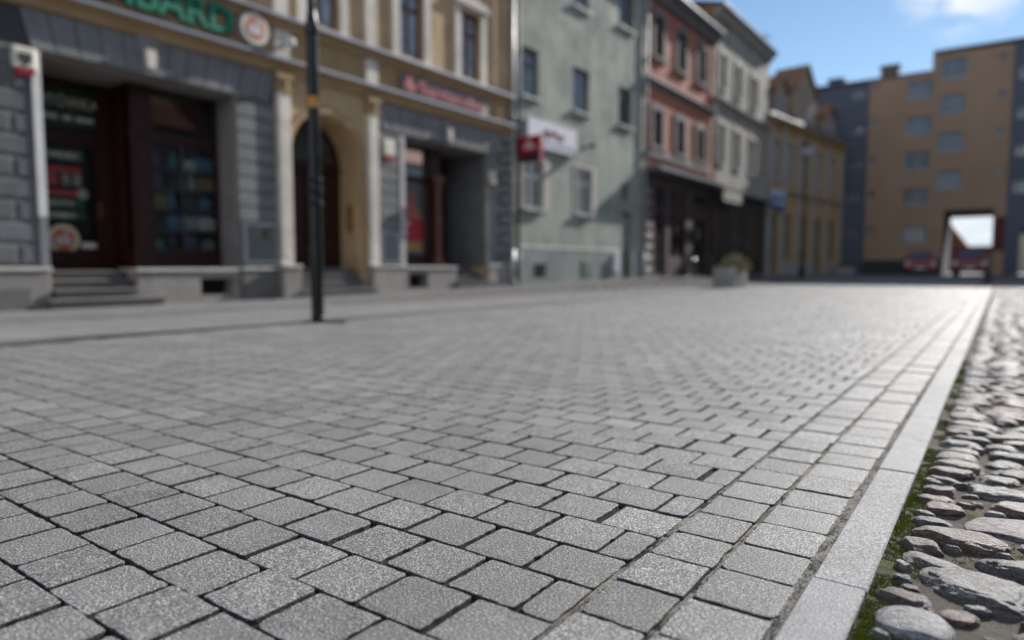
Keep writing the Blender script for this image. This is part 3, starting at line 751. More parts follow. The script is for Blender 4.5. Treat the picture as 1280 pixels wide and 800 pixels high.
def roundel(par, cv, lc, u, w, v, r, nm='roundel'):
    """round emblem: pale rim, orange ring, grey bird-like curl in the middle"""
    m = MB(); m.lathe([(r, -.012), (r, .0)], (u, w, v), 32, 'y'); o = m.build(nm, mat('emblem_rim', (.66, .62, .52), (.58, .54, .45), .5), par, cv)
    m = MB(); m.lathe([(r * .72, .0005), (r * .72, .006)], (u, w, v), 32, 'y'); m.build('ring', mat('emblem_orange', (.5, .13, .03), (.42, .1, .025), .5), o, cv)
    m = MB(); P = []
    sh = [(-.4, -.38), (.38, -.38), (.5, -.12), (.36, .1), (.22, .3), (.3, .52), (.1, .62), (-.02, .45), (.06, .2), (-.1, .02), (-.2, .22), (-.42, .2), (-.55, -.1)]
    m.prism([(u + x * r, v + y * r) for x, y in sh], w + .0065, w + .012); m.build('emblem', mat('emblem_grey', (.55, .56, .6), (.46, .47, .5), .5), o, cv)
    return o
roundel(dl, c1, loc1, 5.5, W_ + .012, 1.2, .27)
m = MB(); m.box(5.8, 6.06, W_ - .005, W_ + .002, .92 + .12, 1.04 + .1); m.build('sticker', WHITE, dl, c1)

# arched entrance door
m = MB(); wd = -.82
poly = [(ARC[0] - 1.2, .65), (ARC[0] + 1.2, .65)] + [(ARC[0] + 1.2 * math.cos(math.pi * i / 14), 3.1 + 1.2 * math.sin(math.pi * i / 14)) for i in range(15)]
m.prism(poly, wd - .08, wd)
for s in (-1, 1):
    for (v0, v1) in ((.8, 1.4), (1.5, 2.3), (2.38, 2.9)): m.cbox(ARC[0] + (s * .52) - .38, ARC[0] + (s * .52) + .38, wd - .001, wd + .03, v0, v1, .02)
m.box(ARC[0] - .03, ARC[0] + .03, wd, wd + .05, .66, 3.0); m.box(ARC[0] - 1.05, ARC[0] + 1.05, wd, wd + .07, 3.0, 3.12)
ad = m.build('door', WOOD, b1, c1)
m = MB(); m.prism([(ARC[0] - .85, 3.2), (ARC[0] + .85, 3.2)] + [(ARC[0] + .85 * math.cos(math.pi * i / 12), 3.2 + .85 * math.sin(math.pi * i / 12)) for i in range(13)], wd, wd + .01); m.build('fanlight', PANE, ad, c1)
m = MB(); m.tube((ARC[0] + .08, wd + .06, 1.75), (ARC[0] + .2, wd + .06, 1.75), .012, n=8); m.build('handle', mat('steel', (.6, .6, .6), rough=.25, metal=1), ad, c1)
# bell panel on the ochre reveal
m = MB(); m.box(ARC[0] + .99, ARC[0] + 1.01, -.5, -.36, 1.55, 1.85); m.box(ARC[0] + .985, ARC[0] + 1.01, -.5, -.36, 1.9, 2.2); m.build('bell_panel', mat('bell_copper', (.2, .08, .03), rough=.5), b1, c1)

# shopfront 2 (bank)
m, vt2 = shopfront(12.95, 16.4, 12.95, 15.0, (14.5, 14.98), 4.05, -1.5, .7, True, 0)
m.box(15.0, 16.4, -1.66, -1.56, 3.3, 4.05); m.box(15.0, 15.2, -1.66, -1.55, .69, 4.05); m.box(14.96, 15.02, -1.62, -.7, .7, 4.05)
sf2 = m.build('shopfront', WOOD, b1, c1)
m = MB(); m.box(13.02, 14.5, -.67, -.66, 1.05, vt2 - .08); m.box(13.02, 14.5, -.67, -.66, vt2 + .08, 3.98); m.build('pane', GLASS, sf2, c1)
m = MB(); m.box(12.96, 14.95, -1.5, -1.45, .7, 4.0); m.box(12.955, 12.965, -1.45, -.72, .7, 4.0); m.build('display_lining', mat('display_grey', (.06, .055, .055), (.03, .03, .03), .8), sf2, c1)
m = MB(); m.lathe([(.2, 0), (.2, .12), (.13, .2), (.11, .3), (.13, 1.2), (.16, 1.28), (.11, 1.36), (.11, 2.2), (.15, 2.3), (.2, 2.42), (.2, 2.5)], (14.74, -.42, .74), 18); m.build('column', mat('turned_wood', (.1, .028, .022), (.07, .02, .016), .35, 6, 60, spec=.6), sf2, c1)
m = MB(); m.box(15.2, 16.36, -1.66, -1.58, .69, 3.3); dl2 = m.build('door', WOOD, b1, c1)
m = MB(); m.box(15.32, 16.24, -1.578, -1.57, 1.1, 3.1); m.build('pane', mat('door_pane'  , (.008, .01, .012)), dl2, c1)
m = MB(); m.box(16.385, 16.398, -1.5, -.02, .7, 4.04); m.box(12.96, 16.39, -1.5, -.02, 4.03, 4.045); m.build('reveal', GREY_D, b1, c1)
m = MB(); m.box(8.145, 8.158, -1.3, -.02, .67, 4.11) if False else None; m.box(8.147, 8.158, -.6, -.02, .67, 4.11); m.box(4.73, 8.146, -1.3, -.02, 4.1, 4.115); m.build('reveal', GREY, b1, c1)

# things on house 1
so = F1.thing('shop_sign', 6.4, .06, 5.2, 'row of raised green capital letters on the ochre frieze', 'shop sign')
text('lettering', 'LOMBARD', .78, GREEN, so, (-1.72, -.03, .05), .05, .022, fit=(3.46, .54))
m = MB(); m.box(-1.75, 1.75, -.03, -.02, .1, .14); m.box(-1.75, 1.75, -.03, -.02, .45, .49); m.build('mounting_rail', mat('rail_grey', (.2, .2, .2)), so, lambda p: (p[0], -p[1], p[2]))
rs = F1.thing('round_sign', 8.56, .2, 5.5, 'round white sign with orange ring beside the green letters', 'shop sign')
idc = lambda p: (p[0], -p[1], p[2])
roundel(rs, idc, None, 0, 0, 0, .31, 'disc'); m = MB(); m.lathe([(.33, -.14), (.33, -.013)], (0, 0, 0), 32, 'y'); m.build('casing', mat('casing_grey', (.45, .45, .46)), rs, idc)
m = MB(); m.box(-.04, .04, -.2, -.13, -.04, .04); m.build('bracket', LEAD, rs, idc)
def alarm(u, w, v, label, red=True, sc=1.0, shield=True):
    a = F1.thing('alarm_box', u, w, v, label, 'alarm box', 'alarm sounder boxes on the shopfronts')
    m = MB(); s = sc
    m.cbox(-.16 * s, .16 * s, .0, .1, -.14 * s, .2 * s, .03); m.build('casing', CREAM, a, idc)
    m = MB(); m.prism([(-.15 * s, -.145 * s), (-.1 * s, -.23 * s), (.1 * s, -.23 * s), (.15 * s, -.145 * s)], .0, .09); m.build('strobe', RED if red else CREAM, a, idc)
    if shield: m = MB(); m.prism([(-.09 * s, .1 * s), (.09 * s, .1 * s), (.09 * s, -.02 * s), (0, -.1 * s), (-.09 * s, -.02 * s)], .1, .106); m.build('shield', mat('shield_dark', (.05, .045, .045)), a, idc)
alarm(4.48, .05, 3.92, 'cream alarm box with dark shield and red strobe left of the green-signed shop')
alarm(12.35, .05, 3.62, 'cream alarm box with red strobe right of the arched doorway', True, 1.15, False)
alarm(16.65, .05, 3.4, 'plain cream box on the pier beside the drainpipe', False, .85, False)
def notice(u0, u1, v0, v1, label, pap):
    a = F1.thing('notice_board', (u0 + u1) / 2, .05, v0, label, 'notice board', 'glazed notice boards beside the shop doors')
    c = lambda p: (p[0] - (u0 + u1) / 2, -p[1], p[2] - v0); f = .04
    m = MB(); m.box(u0, u0 + f, 0, .06, v0, v1); m.box(u1 - f, u1, 0, .06, v0, v1); m.box(u0 + f, u1 - f, 0, .06, v0, v0 + f); m.box(u0 + f, u1 - f, 0, .06, v1 - f, v1); m.build('frame', LEAD, a, c)
    m = MB(); m.box(u0 + f, u1 - f, 0, .01, v0 + f, v1 - f); m.build('back_panel', mat('pale_blue_board', (.62, .7, .78), (.5, .57, .64), .5), a, c)
    for i, (x, y, w, h, mm) in enumerate(pap): m = MB(); m.box(u0 + x, u0 + x + w, .01, .014, v0 + y, v0 + y + h); m.build('leaflet', mm, a, c)
    m = MB(); m.box(u0 + f, u1 - f, .02, .024, v0 + f, v1 - f); m.build('pane', GLASS, a, c)
OR_ = mat('tan_leaflet', (.45, .28, .1), rough=.7); WH_ = mat('white_leaflet', (.62, .66, .7), rough=.7)
notice(8.24, 9.04, .76, 1.6, 'pale blue notice board left of the arched doorway', [(.44, .5, .14, .22, OR_), (.08, .1, .3, .55, WH_), (.66, .68, .1, .1, OR_)])
notice(12.06, 12.74, .8, 1.6, 'pale blue notice board right of the arched doorway', [(.3, .42, .1, .25, OR_), (.08, .1, .2, .5, WH_), (.5, .6, .1, .1, OR_), (.34, .1, .24, .3, WH_)])
def spot(u, v, label):
    a = F1.thing('flood_lamp', u, .12, v, label, 'lamp')
    m = MB(); m.box(-.05, .05, 0, .06, -.05, .05); m.tube((0, .05, 0), (0, .16, .03), .02, n=8); m.build('bracket', LEAD, a, idc)
    m = MB(); m.lathe([(.03, -.1), (.09, -.06), (.11, 0), (.09, .06), (.03, .1)], (0, .24, .03), 14); m.build('globe', WHITE, a, idc, smooth=True)
spot(9.28, 5.36, 'small white globe lamp on the frieze above the pilaster')
bs = F1.thing('bank_sign', 14.56, .05, 5.34, 'long pale sign panel with red lettering on the ochre frieze', 'shop sign')
m = MB(); m.cbox(-1.8, 1.85, 0, .06, -.2, .27, .01); m.build('panel', mat('sign_silver', (.2, .175, .18), (.16, .14, .145), .6), bs, idc)
text('lettering', 'Santander', .56, RED, bs, (-1.16, -.065, -.15), .03, .012, fit=(2.85, .36))
m = MB()
FL = [(-.2, -.08), (-.26, 0), (-.16, .08), (-.1, .2), (-.02, .34), (.0, .2), (.1, .08), (.2, 0), (.26, -.06), (.16, -.14), (-.1, -.15)]
m.prism([(x * .95 - 1.48, y * .95) for x, y in FL], .062, .11); m.build('emblem', RED, bs, idc)
hs = F1.thing('hanging_sign', 17.95, 0.0, 4.35, 'square red projecting sign with pale flame emblem and dark lower band', 'shop sign')
m = MB(); m.cbox(.0, .16, .55, .55, -.38, .38) if False else m.box(-.08, .08, .2, 1.0, -.38, .4); m.build('panel', RED, hs, idc)
m = MB(); m.box(-.03, .03, -.05, .2, .26, .3); m.box(-.03, .03, -.05, .2, -.28, -.24); m.build('bracket', BLACK, hs, idc)
m = MB()
for x in (-.083, .0805): m.add([(x, .21, -.38), (x, .99, -.38), (x, .93, -.1), (x, .29, -.2), (x + .0025, .21, -.38), (x + .0025, .99, -.38), (x + .0025, .93, -.1), (x + .0025, .29, -.2)], [(0, 1, 2, 3), (7, 6, 5, 4), (0, 4, 5, 1), (1, 5, 6, 2), (2, 6, 7, 3), (3, 7, 4, 0)])
m.build('lower_band', mat('navy_band', (.012, .014, .03)), hs, idc)
m = MB()
fl2 = [(-.26, -.02), (-.14, .07), (-.1, .14), (-.02, .28), (.04, .14), (.12, .06), (.26, -.02), (.18, -.09), (-.18, -.09)]
nf = len(fl2)
for x in (-.084, .0805): m.add([(x, .6 + a, .08 + b) for a, b in fl2] + [(x + .0035, .6 + a, .08 + b) for a, b in fl2], [tuple(range(nf)), tuple(range(2 * nf - 1, nf - 1, -1))] + [(i, i + nf, (i + 1) % nf + nf, (i + 1) % nf) for i in range(nf)])
m.build('emblem', mat('flame_pale', (.62, .42, .4)), hs, idc)
def drainpipe(fc, u, w, r, top, mm, label, shoe=True, z0=0):
    a = fc.thing('drainpipe', u, w, z0, label, 'drainpipe', 'drainpipes between the houses')
    m = MB(); m.tube((0, 0, 1.1), (0, 0, top), r, n=12); m.tube((0, 0, .0), (0, 0, 1.1), r * 1.25, n=12); m.path([(0, 0, .15), (0, .12, .04)], r * 1.2, 10); m.build('pipe', mm, a, idc, smooth=True)
    for k in range(int(top // 2)): m = MB(); m.lathe([(r * 1.3, 0), (r * 1.45, .02), (r * 1.3, .06)], (0, 0, 1.2 + k * 2.0), 12); m.box(-.015, .015, -w, 0, 1.22 + k * 2, 1.25 + k * 2); m.build('pipe_clamp', mm, a, idc)
PIPE = mat('zinc_pipe', (.5, .5, .5), (.36, .36, .37), .4, 4, 20, metal=.4); PIPE_D = mat('dark_pipe', (.06, .065, .06), (.04, .045, .04), .6)
drainpipe(F1, 17.6, .17, .055, 12, PIPE, 'pale zinc drainpipe at the right end of the ochre house', z0=.14)
drainpipe(F1, 17.98, .1, .06, 12, PIPE_D, 'dark drainpipe at the left edge of the grey-green house', z0=.14)
# goods in the pawnshop window, posters in the bank window
rnd = random.Random(5)
GC = [mat('goods_white', (.75, .78, .8)), mat('goods_blue', (.1, .25, .45)), mat('goods_grey', (.42, .43, .46)), mat('goods_black', (.05, .05, .055)), mat('goods_teal', (.1, .36, .4)), mat('goods_tan', (.3, .24, .12)), mat('goods_violet', (.16, .08, .22))]
GN = ['camera', 'clock', 'boxed_radio', 'game_console']
def goods(u, v, kind, mm, shelf):
    o = None; m = MB(); c = lambda p: p
    if kind == 0: m.cbox(-.09, .09, -.05, .05, 0, .12, .015); m.lathe([(.05, .05), (.05, .11), (.03, .112)], (0, 0, .06), 14, 'y'); m.box(-.04, .04, -.03, .03, .12, .15); nm, lb = 'camera', 'small camera with round lens standing on a shelf of the pawnshop window'
    elif kind == 1: m.lathe([(.1, -.02), (.11, 0), (.1, .03)], (0, 0, .11), 20, 'y'); m.box(-.06, .06, -.04, .04, 0, .02); nm, lb = 'clock', 'round mantel clock standing on a shelf of the pawnshop window'
    elif kind == 2: m.cbox(-.15, .15, -.07, .07, 0, .19, .015); m.lathe([(.05, .07), (.05, .078)], (-.07, 0, .09), 14, 'y'); m.lathe([(.05, .07), (.05, .078)], (.07, 0, .09), 14, 'y'); m.tube((-.1, 0, .21), (.1, 0, .21), .008, n=6); nm, lb = 'radio', 'boxy portable radio standing on a shelf of the pawnshop window'
    else: m.lathe([(.04, 0), (.06, .03), (.065, .12), (.03, .18), (.035, .24)], (0, 0, 0), 14); nm, lb = 'vase', 'slim vase standing on a shelf of the pawnshop window'
    o = m.build(nm, mm, None, lambda p: (p[0], -p[1], p[2])); cn_ = mm.name.split('_')[1]; tag(o, lb.replace('on a shelf of', 'on the %s of' % shelf).replace('small ', '').replace('boxy ', '').replace('slim ', '').join(('', '')) if False else cn_ + ' ' + lb.replace('on a shelf of', 'on the %s of' % shelf), nm, 'small goods shown in the pawnshop window'); F1.solo(o, u, -.8 + rnd.uniform(-.02, .02), v); o.scale = (1.3, 1.0, 1.35)
for v, sh in ((1.04, 'floor'), (1.439, 'lowest shelf'), (1.839, 'second shelf'), (2.239, 'third shelf'), (2.639, 'top shelf')):
    combos = [(k, g_) for k in range(4) for g_ in GC]; rnd.shuffle(combos)
    for i, u in enumerate((6.92, 7.25, 7.62, 7.95)): goods(u + rnd.uniform(-.04, .04), v, *combos[i], sh)
m = MB(); m.box(6.6, 8.1, -1.6, -.72, .98, 1.038); m.build('display_floor', mat('grey_shelf', (.2, .22, .23)), sf, c1)
ps = F1.thing('poster', 13.7, -.7, 1.05, 'poster of a person in dark red above a red text block in the bank window', 'poster')
cp = lambda p: (p[0] - 13.7, -(p[1] + .067 + .7), p[2] - 1.05)
pass
m = MB(); m.box(13.1, 14.35, -.72, -.715, 1.1, 3.0); m.build('sheet', mat('poster_dark', (.12, .11, .11), (.05, .05, .05), .5, 2), ps, cp)
m = MB(); m.box(13.12, 14.33, -.714, -.71, 1.42, 2.0); rb = m.build('red_block', RED, ps, cp)
for i, wd_ in enumerate((.6, .45, .5)): m = MB(); m.box(13.22, 13.22 + wd_, -.709, -.706, 1.84 - i * .12, 1.9 - i * .12); m.build('text_line', WH_, rb, cp)
m = MB(); m.prism([(13.35, 2.01), (14.3, 2.01), (14.1, 2.45), (13.9, 2.55), (13.7, 2.5)], -.714, -.711); m.lathe([(.11, 0), (.11, .004)], (13.9, -.711, 2.66), 16, 'y'); m.build('figure', mat('poster_figure', (.2, .03, .04), (.3, .12, .08), .5), ps, cp)
m = MB(); m.prism([(13.14, 2.3), (13.5, 2.3), (13.5, 2.98), (13.14, 2.98)], -.7135, -.711); m.build('picture', mat('poster_pale', (.4, .42, .36), (.3, .2, .14), .5, 5), ps, cp)
m = MB(); m.box(13.14, 14.3, -.714, -.711, 1.14, 1.38); m.build('yellow_strip', mat('poster_strip', (.3, .25, .05), (.2, .06, .04), .5, 8), ps, cp)
# ------------------------------------------------------------------ house 2: plain grey-green house
def shell(par, cv, u0, u1, top, holes, mm, deep=10, depth=.2, back=-.9, base=-.3):
    m = MB(); wall_with_holes(m, u0, u1, base, top, holes, 0, depth)
    m.quad((u0, 0, base), (u0, -deep, base), (u0, -deep, top), (u0, 0, top)); m.quad((u1, 0, base), (u1, -deep, base), (u1, -deep, top), (u1, 0, top))
    m.quad((u0, -deep, base), (u1, -deep, base), (u1, -deep, top), (u0, -deep, top)); m.quad((u0, back, base), (u1, back, base), (u1, back, top), (u0, back, top)); m.quad((u0, 0, top), (u1, 0, top), (u1, -deep, top), (u0, -deep, top))
    return m.build('wall', mm, par, cv)
GG = mat('grey_green_render', (.29, .31, .265), (.19, .21, .185), .92, .9, 26, .35, streak=True)
GG_D = mat('grey_green_plinth', (.2, .22, .215), (.15, .165, .165), .92, .9, 26, .35, streak=True)
SURR = mat('pinkish_surround', (.5, .45, .43), (.42, .38, .36), .85)
ASHG = mat('ash_window_frame', (.16, .15, .15), (.11, .1, .1), .6)
SILL = mat('pale_sill', (.42, .42, .41), (.32, .32, .31), .7)
b2 = F1.thing('plain_house', 22.8, 0, .15, 'plain grey-green rendered house with irregular windows and pale shop banner', 'building'); c2 = F1.conv(22.8, 0, .15)
UP = [(18.3, 19.3, 6.2, 7.75), (21.5, 22.7, 6.3, 7.85), (25.1, 26.35, 6.4, 7.9), (18.3, 19.3, 9.7, 11.3), (21.5, 22.65, 9.95, 11.6), (25.05, 26.4, 10.25, 11.8)]
GR = [(18.4, 19.6, 2.62, 4.2), (21.75, 22.95, 2.64, 4.3)]
SM = (25.55, 26.1, 3.42, 4.1); DR = (25.5, 26.45, .2, 2.95); VT = [(19.0, 19.65, .36, .8)]
shell(b2, c2, 17.86, 27.48, 13.2, [(*h, .26) for h in UP] + [(*h, .2) for h in GR] + [(*SM, .15), (*DR, .25), (*VT[0], .3)], GG)
for i, (a, b, c, d) in enumerate(UP): make_window(b2, c2, a, b, c, d, -.18, ASHG, PANE_B if i % 3 < 2 else PANE, SILL, 'I' if i % 3 else 'T', .07, .12)
for (a, b, c, d) in GR:
    make_window(b2, c2, a, b, c, d, -.14, WHITE, PANE, SILL, 'T', .1, .14)
    m = MB(); m.box(b, b + .3, .001, .03, c - .05, d + .1); m.box(a - .12, a, .001, .03, c - .05, d + .1); m.box(a, b, .001, .03, d, d + .1); m.build('window_surround', SURR, b2, c2)
make_window(b2, c2, *SM, -.1, ASHG, PANE, None, '-', .06)
m = MB(); m.box(DR[0], DR[1], -.25, -.19, .2, 2.95); m.box(DR[0] + .1, DR[1] - .1, -.19, -.17, .4, 1.3); d2 = m.build('door', mat('dark_green_door', (.05, .06, .06), (.035, .042, .042), .5), b2, c2)
m = MB(); m.box(DR[0] + .12, DR[1] - .12, -.19, -.178, 1.45, 2.8); m.build('pane', mat('frosted_pane', (.3, .29, .26), rough=.3), d2, c2)
m = MB(); m.box(DR[0] + .06, DR[0] + .1, -.19, -.14, 1.35, 1.5); m.build('handle', LEAD, d2, c2)
for a_, b_ in ((17.87, 25.48), (26.47, 27.47)): m = MB(); m.box(a_, b_, .001, .045, -.2, 1.34); m.build('plinth', GG_D, b2, c2)
m = MB(); m.prism_b([(.046, 1.3), (.06, 1.32), (.001, 1.4), (.001, 1.345), (.046, 1.345)], 17.87, 25.48); m.build('plinth_ledge', GG, b2, c2)
m = MB(); m.box(19.0, 19.65, .0455, .05, .34, .8); [m.box(19.0 + k * .13, 19.03 + k * .13, .05, .06, .36, .8) for k in range(6)]; m.build('vent_grille', DARK, b2, c2)
m = MB(); m.cbox(22.2, 22.85, .045, .08, .35, .95, .02); [m.box(22.26, 22.8, .08, .09, .42 + k * .1, .46 + k * .1) for k in range(5)]; m.build('hatch', mat('pale_green_hatch', (.15, .2, .155), (.11, .15, .115)), b2, c2)
m = MB(); m.cbox(24.55, 24.95, .045, .2, .5, 1.2, .02); m.build('meter_box', mat('meter_white', (.5, .52, .54)), b2, c2)
m = MB(); m.prism_b([(.5, 13.2), (.55, 13.3), (-5, 16.5), (-10.3, 13.3), (-10.3, 13.2)], 17.8, 27.5); m.build('roof', MATS['red_roof_tiles'], b2, c2)
cornice(b2, c2, 17.86, 27.48, 13.2, .4, .4, GG_D, False)
bn = F1.thing('shop_banner', 20.03, .03, 4.62, 'pale lilac shop banner with dark red motif under the first-floor windows', 'banner'); cb = lambda p: (p[0] - 20.03, -(p[1] - .03), p[2] - 4.62)
m = MB(); m.cbox(18.48, 21.58, .03, .14, 4.62, 5.52, .01); m.build('panel', mat('lilac_panel', (.5, .5, .58), (.43, .43, .5), .6), bn, cb)
m = MB(); m.prism([(19.3 + x, 5.1 + y) for x, y in [(0, 0), (.2, .18), (.55, .12), (.8, .22), (1.15, .05), (1.35, .2), (1.4, -.1), (1.0, -.12), (.7, -.02), (.3, -.15)]], .1405, .145); m.build('motif', mat('wine_red', (.12, .02, .035)), bn, cb)
m = MB(); [m.box(19.0 + k * .42, 19.3 + k * .42, .1405, .144, 4.76, 4.86) for k in range(6)]; m.build('text_line', mat('slate_text', (.15, .15, .2)), bn, cb)
wl = F1.thing('wall_bracket', 22.3, 0, 4.95, 'small dark bracket lamp on the grey-green wall beside the banner', 'lamp')
m = MB(); m.tube((0, 0, .1), (0, .35, .2), .025, n=8); m.box(-.06, .06, 0, .02, 0, .2); m.build('arm', BLACK, wl, idc); m = MB(); m.lathe([(.03, .12), (.16, 0), (.17, -.03), (.12, -.05)], (0, .38, .12), 16); m.build('lamp_shade', BLACK, wl, idc)

# ------------------------------------------------------------------ house 3: salmon house
SAL = mat('salmon_render', (.36, .14, .088), (.3, .11, .07), .9, .8, 24, .3, streak=True)
STONEG = mat('grey_stone_trim', (.19, .175, .165), (.14, .13, .125), .85, 2, 30, .2)
WINE = mat('dark_red_shopfront', (.06, .028, .026), (.035, .016, .016), .6, 2, 30)
b3 = F1.thing('salmon_house', 31.7, 0, .15, 'salmon pink house with grey window surrounds over a dark shopfront', 'building'); c3 = F1.conv(31.7, 0, .15)
W3 = [(28.35, 29.3), (31.0, 31.95), (33.6, 34.6)]
OP3 = [(28.6, 29.9, .1, 4.3), (30.4, 32.4, .9, 4.3), (33.2, 35.3, .1, 4.3)]
shell(b3, c3, 27.5, 35.9, 12.6, [(a, b, 6.1, 7.6, .1) for a, b in W3] + [(a, b, 9.95, 11.6, .1) for a, b in W3] + [(*o, .1) for o in OP3], SAL)
for v0, v1 in ((6.1, 7.6), (9.95, 11.6)):
    for a, b in W3:
        make_window(b3, c3, a, b, v0, v1, -.045, mat('dark_frame', (.05, .04, .038)), PANE, None, 'T', .06)
        m = MB(); m.box(a - .22, a, .001, .08, v0 - .1, v1 + .25); m.box(b, b + .22, .001, .08, v0 - .1, v1 + .25); m.box(a, b, .001, .08, v1, v1 + .25); m.box(a - .3, b + .3, .001, .15, v0 - .22, v0 - .1); m.build('window_surround', STONEG, b3, c3)
m = MB(); m.box(27.9, 35.2, .001, .1, 5.55, 5.86); m.build('string_course', STONEG, b3, c3)
cornice(b3, c3, 27.5, 35.9, 8.8, .22, .25, STONEG, True); cornice(b3, c3, 27.5, 35.9, 12.75, .55, .6, STONEG, True)
def canopy(par, cv, u0, u1, v, out):
    m = MB(); m.prism_b([(.06, v), (out, v - .1), (out, v - .22), (.06, v - .26)], u0, u1); o = m.build('canopy', mat('canopy_grey', (.2, .2, .21), (.15, .15, .155), .6), par, cv)
    m = MB(); m.prism_b([(.06, v + .03), (out + .03, v - .08), (out + .03, v - .24), (out + .005, v - .24), (out + .005, v - .095), (.06, v + .005)], u0, u1); m.build('flashing', LEAD, o, cv)
canopy(b3, c3, 27.55, 35.85, 5.1, .75)
m = MB(); m.box(27.52, 28.6, .001, .05, .1, 4.8); m.box(29.9, 30.4, .001, .05, .1, 4.3); m.box(32.4, 33.2, .001, .05, .1, 4.3); m.box(35.3, 35.88, .001, .05, .1, 4.8); m.box(28.6, 35.3, .001, .05, 4.3, 4.8); m.box(30.4, 32.4, .001, .05, .1, .9); m.build('shop_cladding', WINE, b3, c3)
m = MB(); [m.cbox(27.7, 28.4, .05, .09, .35 + k * .5, .65 + k * .5, .02) for k in range(8)]; m.build('glazed_tiles', mat('shiny_tile', (.2, .14, .14), (.14, .09, .09), .6), b3, c3)
for (a, b, c, d) in OP3:
    m = MB(); m.box(a, a + .09, -.1, -.02, c, d); m.box(b - .09, b, -.1, -.02, c, d); m.box(a + .09, b - .09, -.1, -.02, d - .1, d); m.box(a + .09, b - .09, -.1, -.02, c, c + .3); m.box((a + b) / 2 - .05, (a + b) / 2 + .05, -.1, -.03, c + .3, d - .1); m.box(a + .09, b - .09, -.1, -.035, 3.2, 3.3)
    o = m.build('shop_window', mat('dark_frame', (.05, .04, .038)), b3, c3); m = MB(); m.box(a + .04, b - .04, -.07, -.06, c + .2, d - .04); m.build('pane', mat('dark_pane', (.012, .012, .013), rough=.08, spec=.5), o, c3)
m = MB(); m.prism_b([(.5, 12.75), (-4.5, 14.9), (-10, 12.6), (-10, 12.5), (.4, 12.6)], 27.5, 35.9); m.build('roof', mat('brown_roof', (.12, .075, .05), (.09, .055, .04), .85, 3, 30, .3), b3, c3)

# ------------------------------------------------------------------ house 4: taller beige house
BEI = mat('beige_render', (.28, .255, .215), (.22, .2, .17), .9, .8, 24, .3, streak=True)
b4 = F1.thing('beige_house', 41.1, 0, .1, 'tall beige house with rows of narrow windows and bright zinc cornice', 'building'); c4 = F1.conv(41.1, 0, .1)
W4 = [(36.9, 37.85), (39.55, 40.6), (42.5, 43.7)]
OP4 = [(36.7, 39.2, .1, 4.0), (40.0, 42.2, .1, 4.0), (42.9, 45.4, .1, 4.0)]
shell(b4, c4, 35.93, 46.2, 14.2, [(a, b, 6.3, 8.4, .22) for a, b in W4] + [(a, b, 10.3, 12.1, .22) for a, b in W4] + [(*o, .1) for o in OP4], BEI)
for v0, v1 in ((6.3, 8.4), (10.3, 12.1)):
    for a, b in W4:
        make_window(b4, c4, a, b, v0, v1, -.16, mat('pale_frame', (.4, .4, .4)), PANE_B, SILL, 'T', .08)
        m = MB(); m.box(a - .2, a, .001, .07, v0, v1 + .2); m.box(b, b + .2, .001, .07, v0, v1 + .2); m.box(a, b, .001, .07, v1, v1 + .2); m.build('window_surround', mat('beige_trim', (.38, .345, .3), (.31, .28, .24)), b4, c4)
cornice(b4, c4, 35.93, 46.2, 9.65, .22, .25, MATS['beige_trim'], True); cornice(b4, c4, 35.93, 46.3, 14.35, .5, .6, MATS['beige_trim'], True)
canopy(b4, c4, 36.0, 46.0, 5.05, .6)
m = MB(); m.box(35.95, 36.7, .001, .05, .1, 4.75); m.box(39.2, 40.0, .001, .05, .1, 4.0); m.box(42.2, 42.9, .001, .05, .1, 4.0); m.box(45.4, 46.15, .001, .05, .1, 4.75); m.box(36.7, 45.4, .001, .05, 4.0, 4.75); m.build('shop_cladding', mat('dark_brown_shop', (.045, .035, .032), (.03, .024, .022), .6), b4, c4)
for (a, b, c, d) in OP4:
    m = MB(); m.box(a, a + .09, -.1, -.02, c, d); m.box(b - .09, b, -.1, -.02, c, d); m.box(a + .09, b - .09, -.1, -.02, d - .1, d); m.box(a + .09, b - .09, -.1, -.02, c, c + .3); m.box((a + b) / 2 - .05, (a + b) / 2 + .05, -.1, -.03, c + .3, d - .1)
    o = m.build('shop_window', MATS['dark_frame'], b4, c4); m = MB(); m.box(a + .04, b - .04, -.07, -.06, c + .2, d - .04); m.build('pane', MATS['dark_pane'], o, c4)
m = MB(); m.prism_b([(.5, 14.35), (-4.5, 15.6), (-10, 14.2), (-10, 14.1), (.4, 14.2)], 35.93, 46.2); m.build('roof', MATS['brown_roof'], b4, c4)
m = MB(); m.box(35.9, 35.93, -9.5, -.05, 12.2, 14.3); m.build('party_wall', mat('brick_gable', (.27, .15, .07), (.2, .11, .055), .9, 1.5, 30, .3), b4, c4)
m = MB(); m.box(40.5, 41.2, -4, -3.2, 15, 16.2); m.build('chimney', MATS['brick_gable'], b4, c4)
cs = F1.thing('fascia_sign', 37.2, .7, 4.15, 'cream shop sign hanging under the canopy between the salmon and beige houses', 'shop sign')
m = MB(); m.cbox(-1.5, 1.5, 0, .08, 0, .5, .01); m.build('panel', mat('cream_sign', (.42, .4, .3), (.3, .28, .2), .6, 2), cs, idc); m = MB(); [m.box(x, x + .04, .02, .06, .5, .68) for x in (-1.3, 1.26)]; m.build('hanger', BLACK, cs, idc); m = MB(); [m.box(-1.2 + k * .42, -.95 + k * .42, .0805, .085, .14, .36) for k in range(6)]; m.build('text_line', mat('dark_text', (.08, .07, .05)), cs, idc)
drainpipe(F1, 27.49, .1, .06, 13, mat('bluish_pipe', (.3, .36, .36), (.24, .29, .29), .5), 'bluish drainpipe between the grey-green and salmon houses', z0=.22)
drainpipe(F1, 35.9, .12, .06, 12.4, PIPE_D, 'dark drainpipe between the salmon and beige houses', z0=.16)

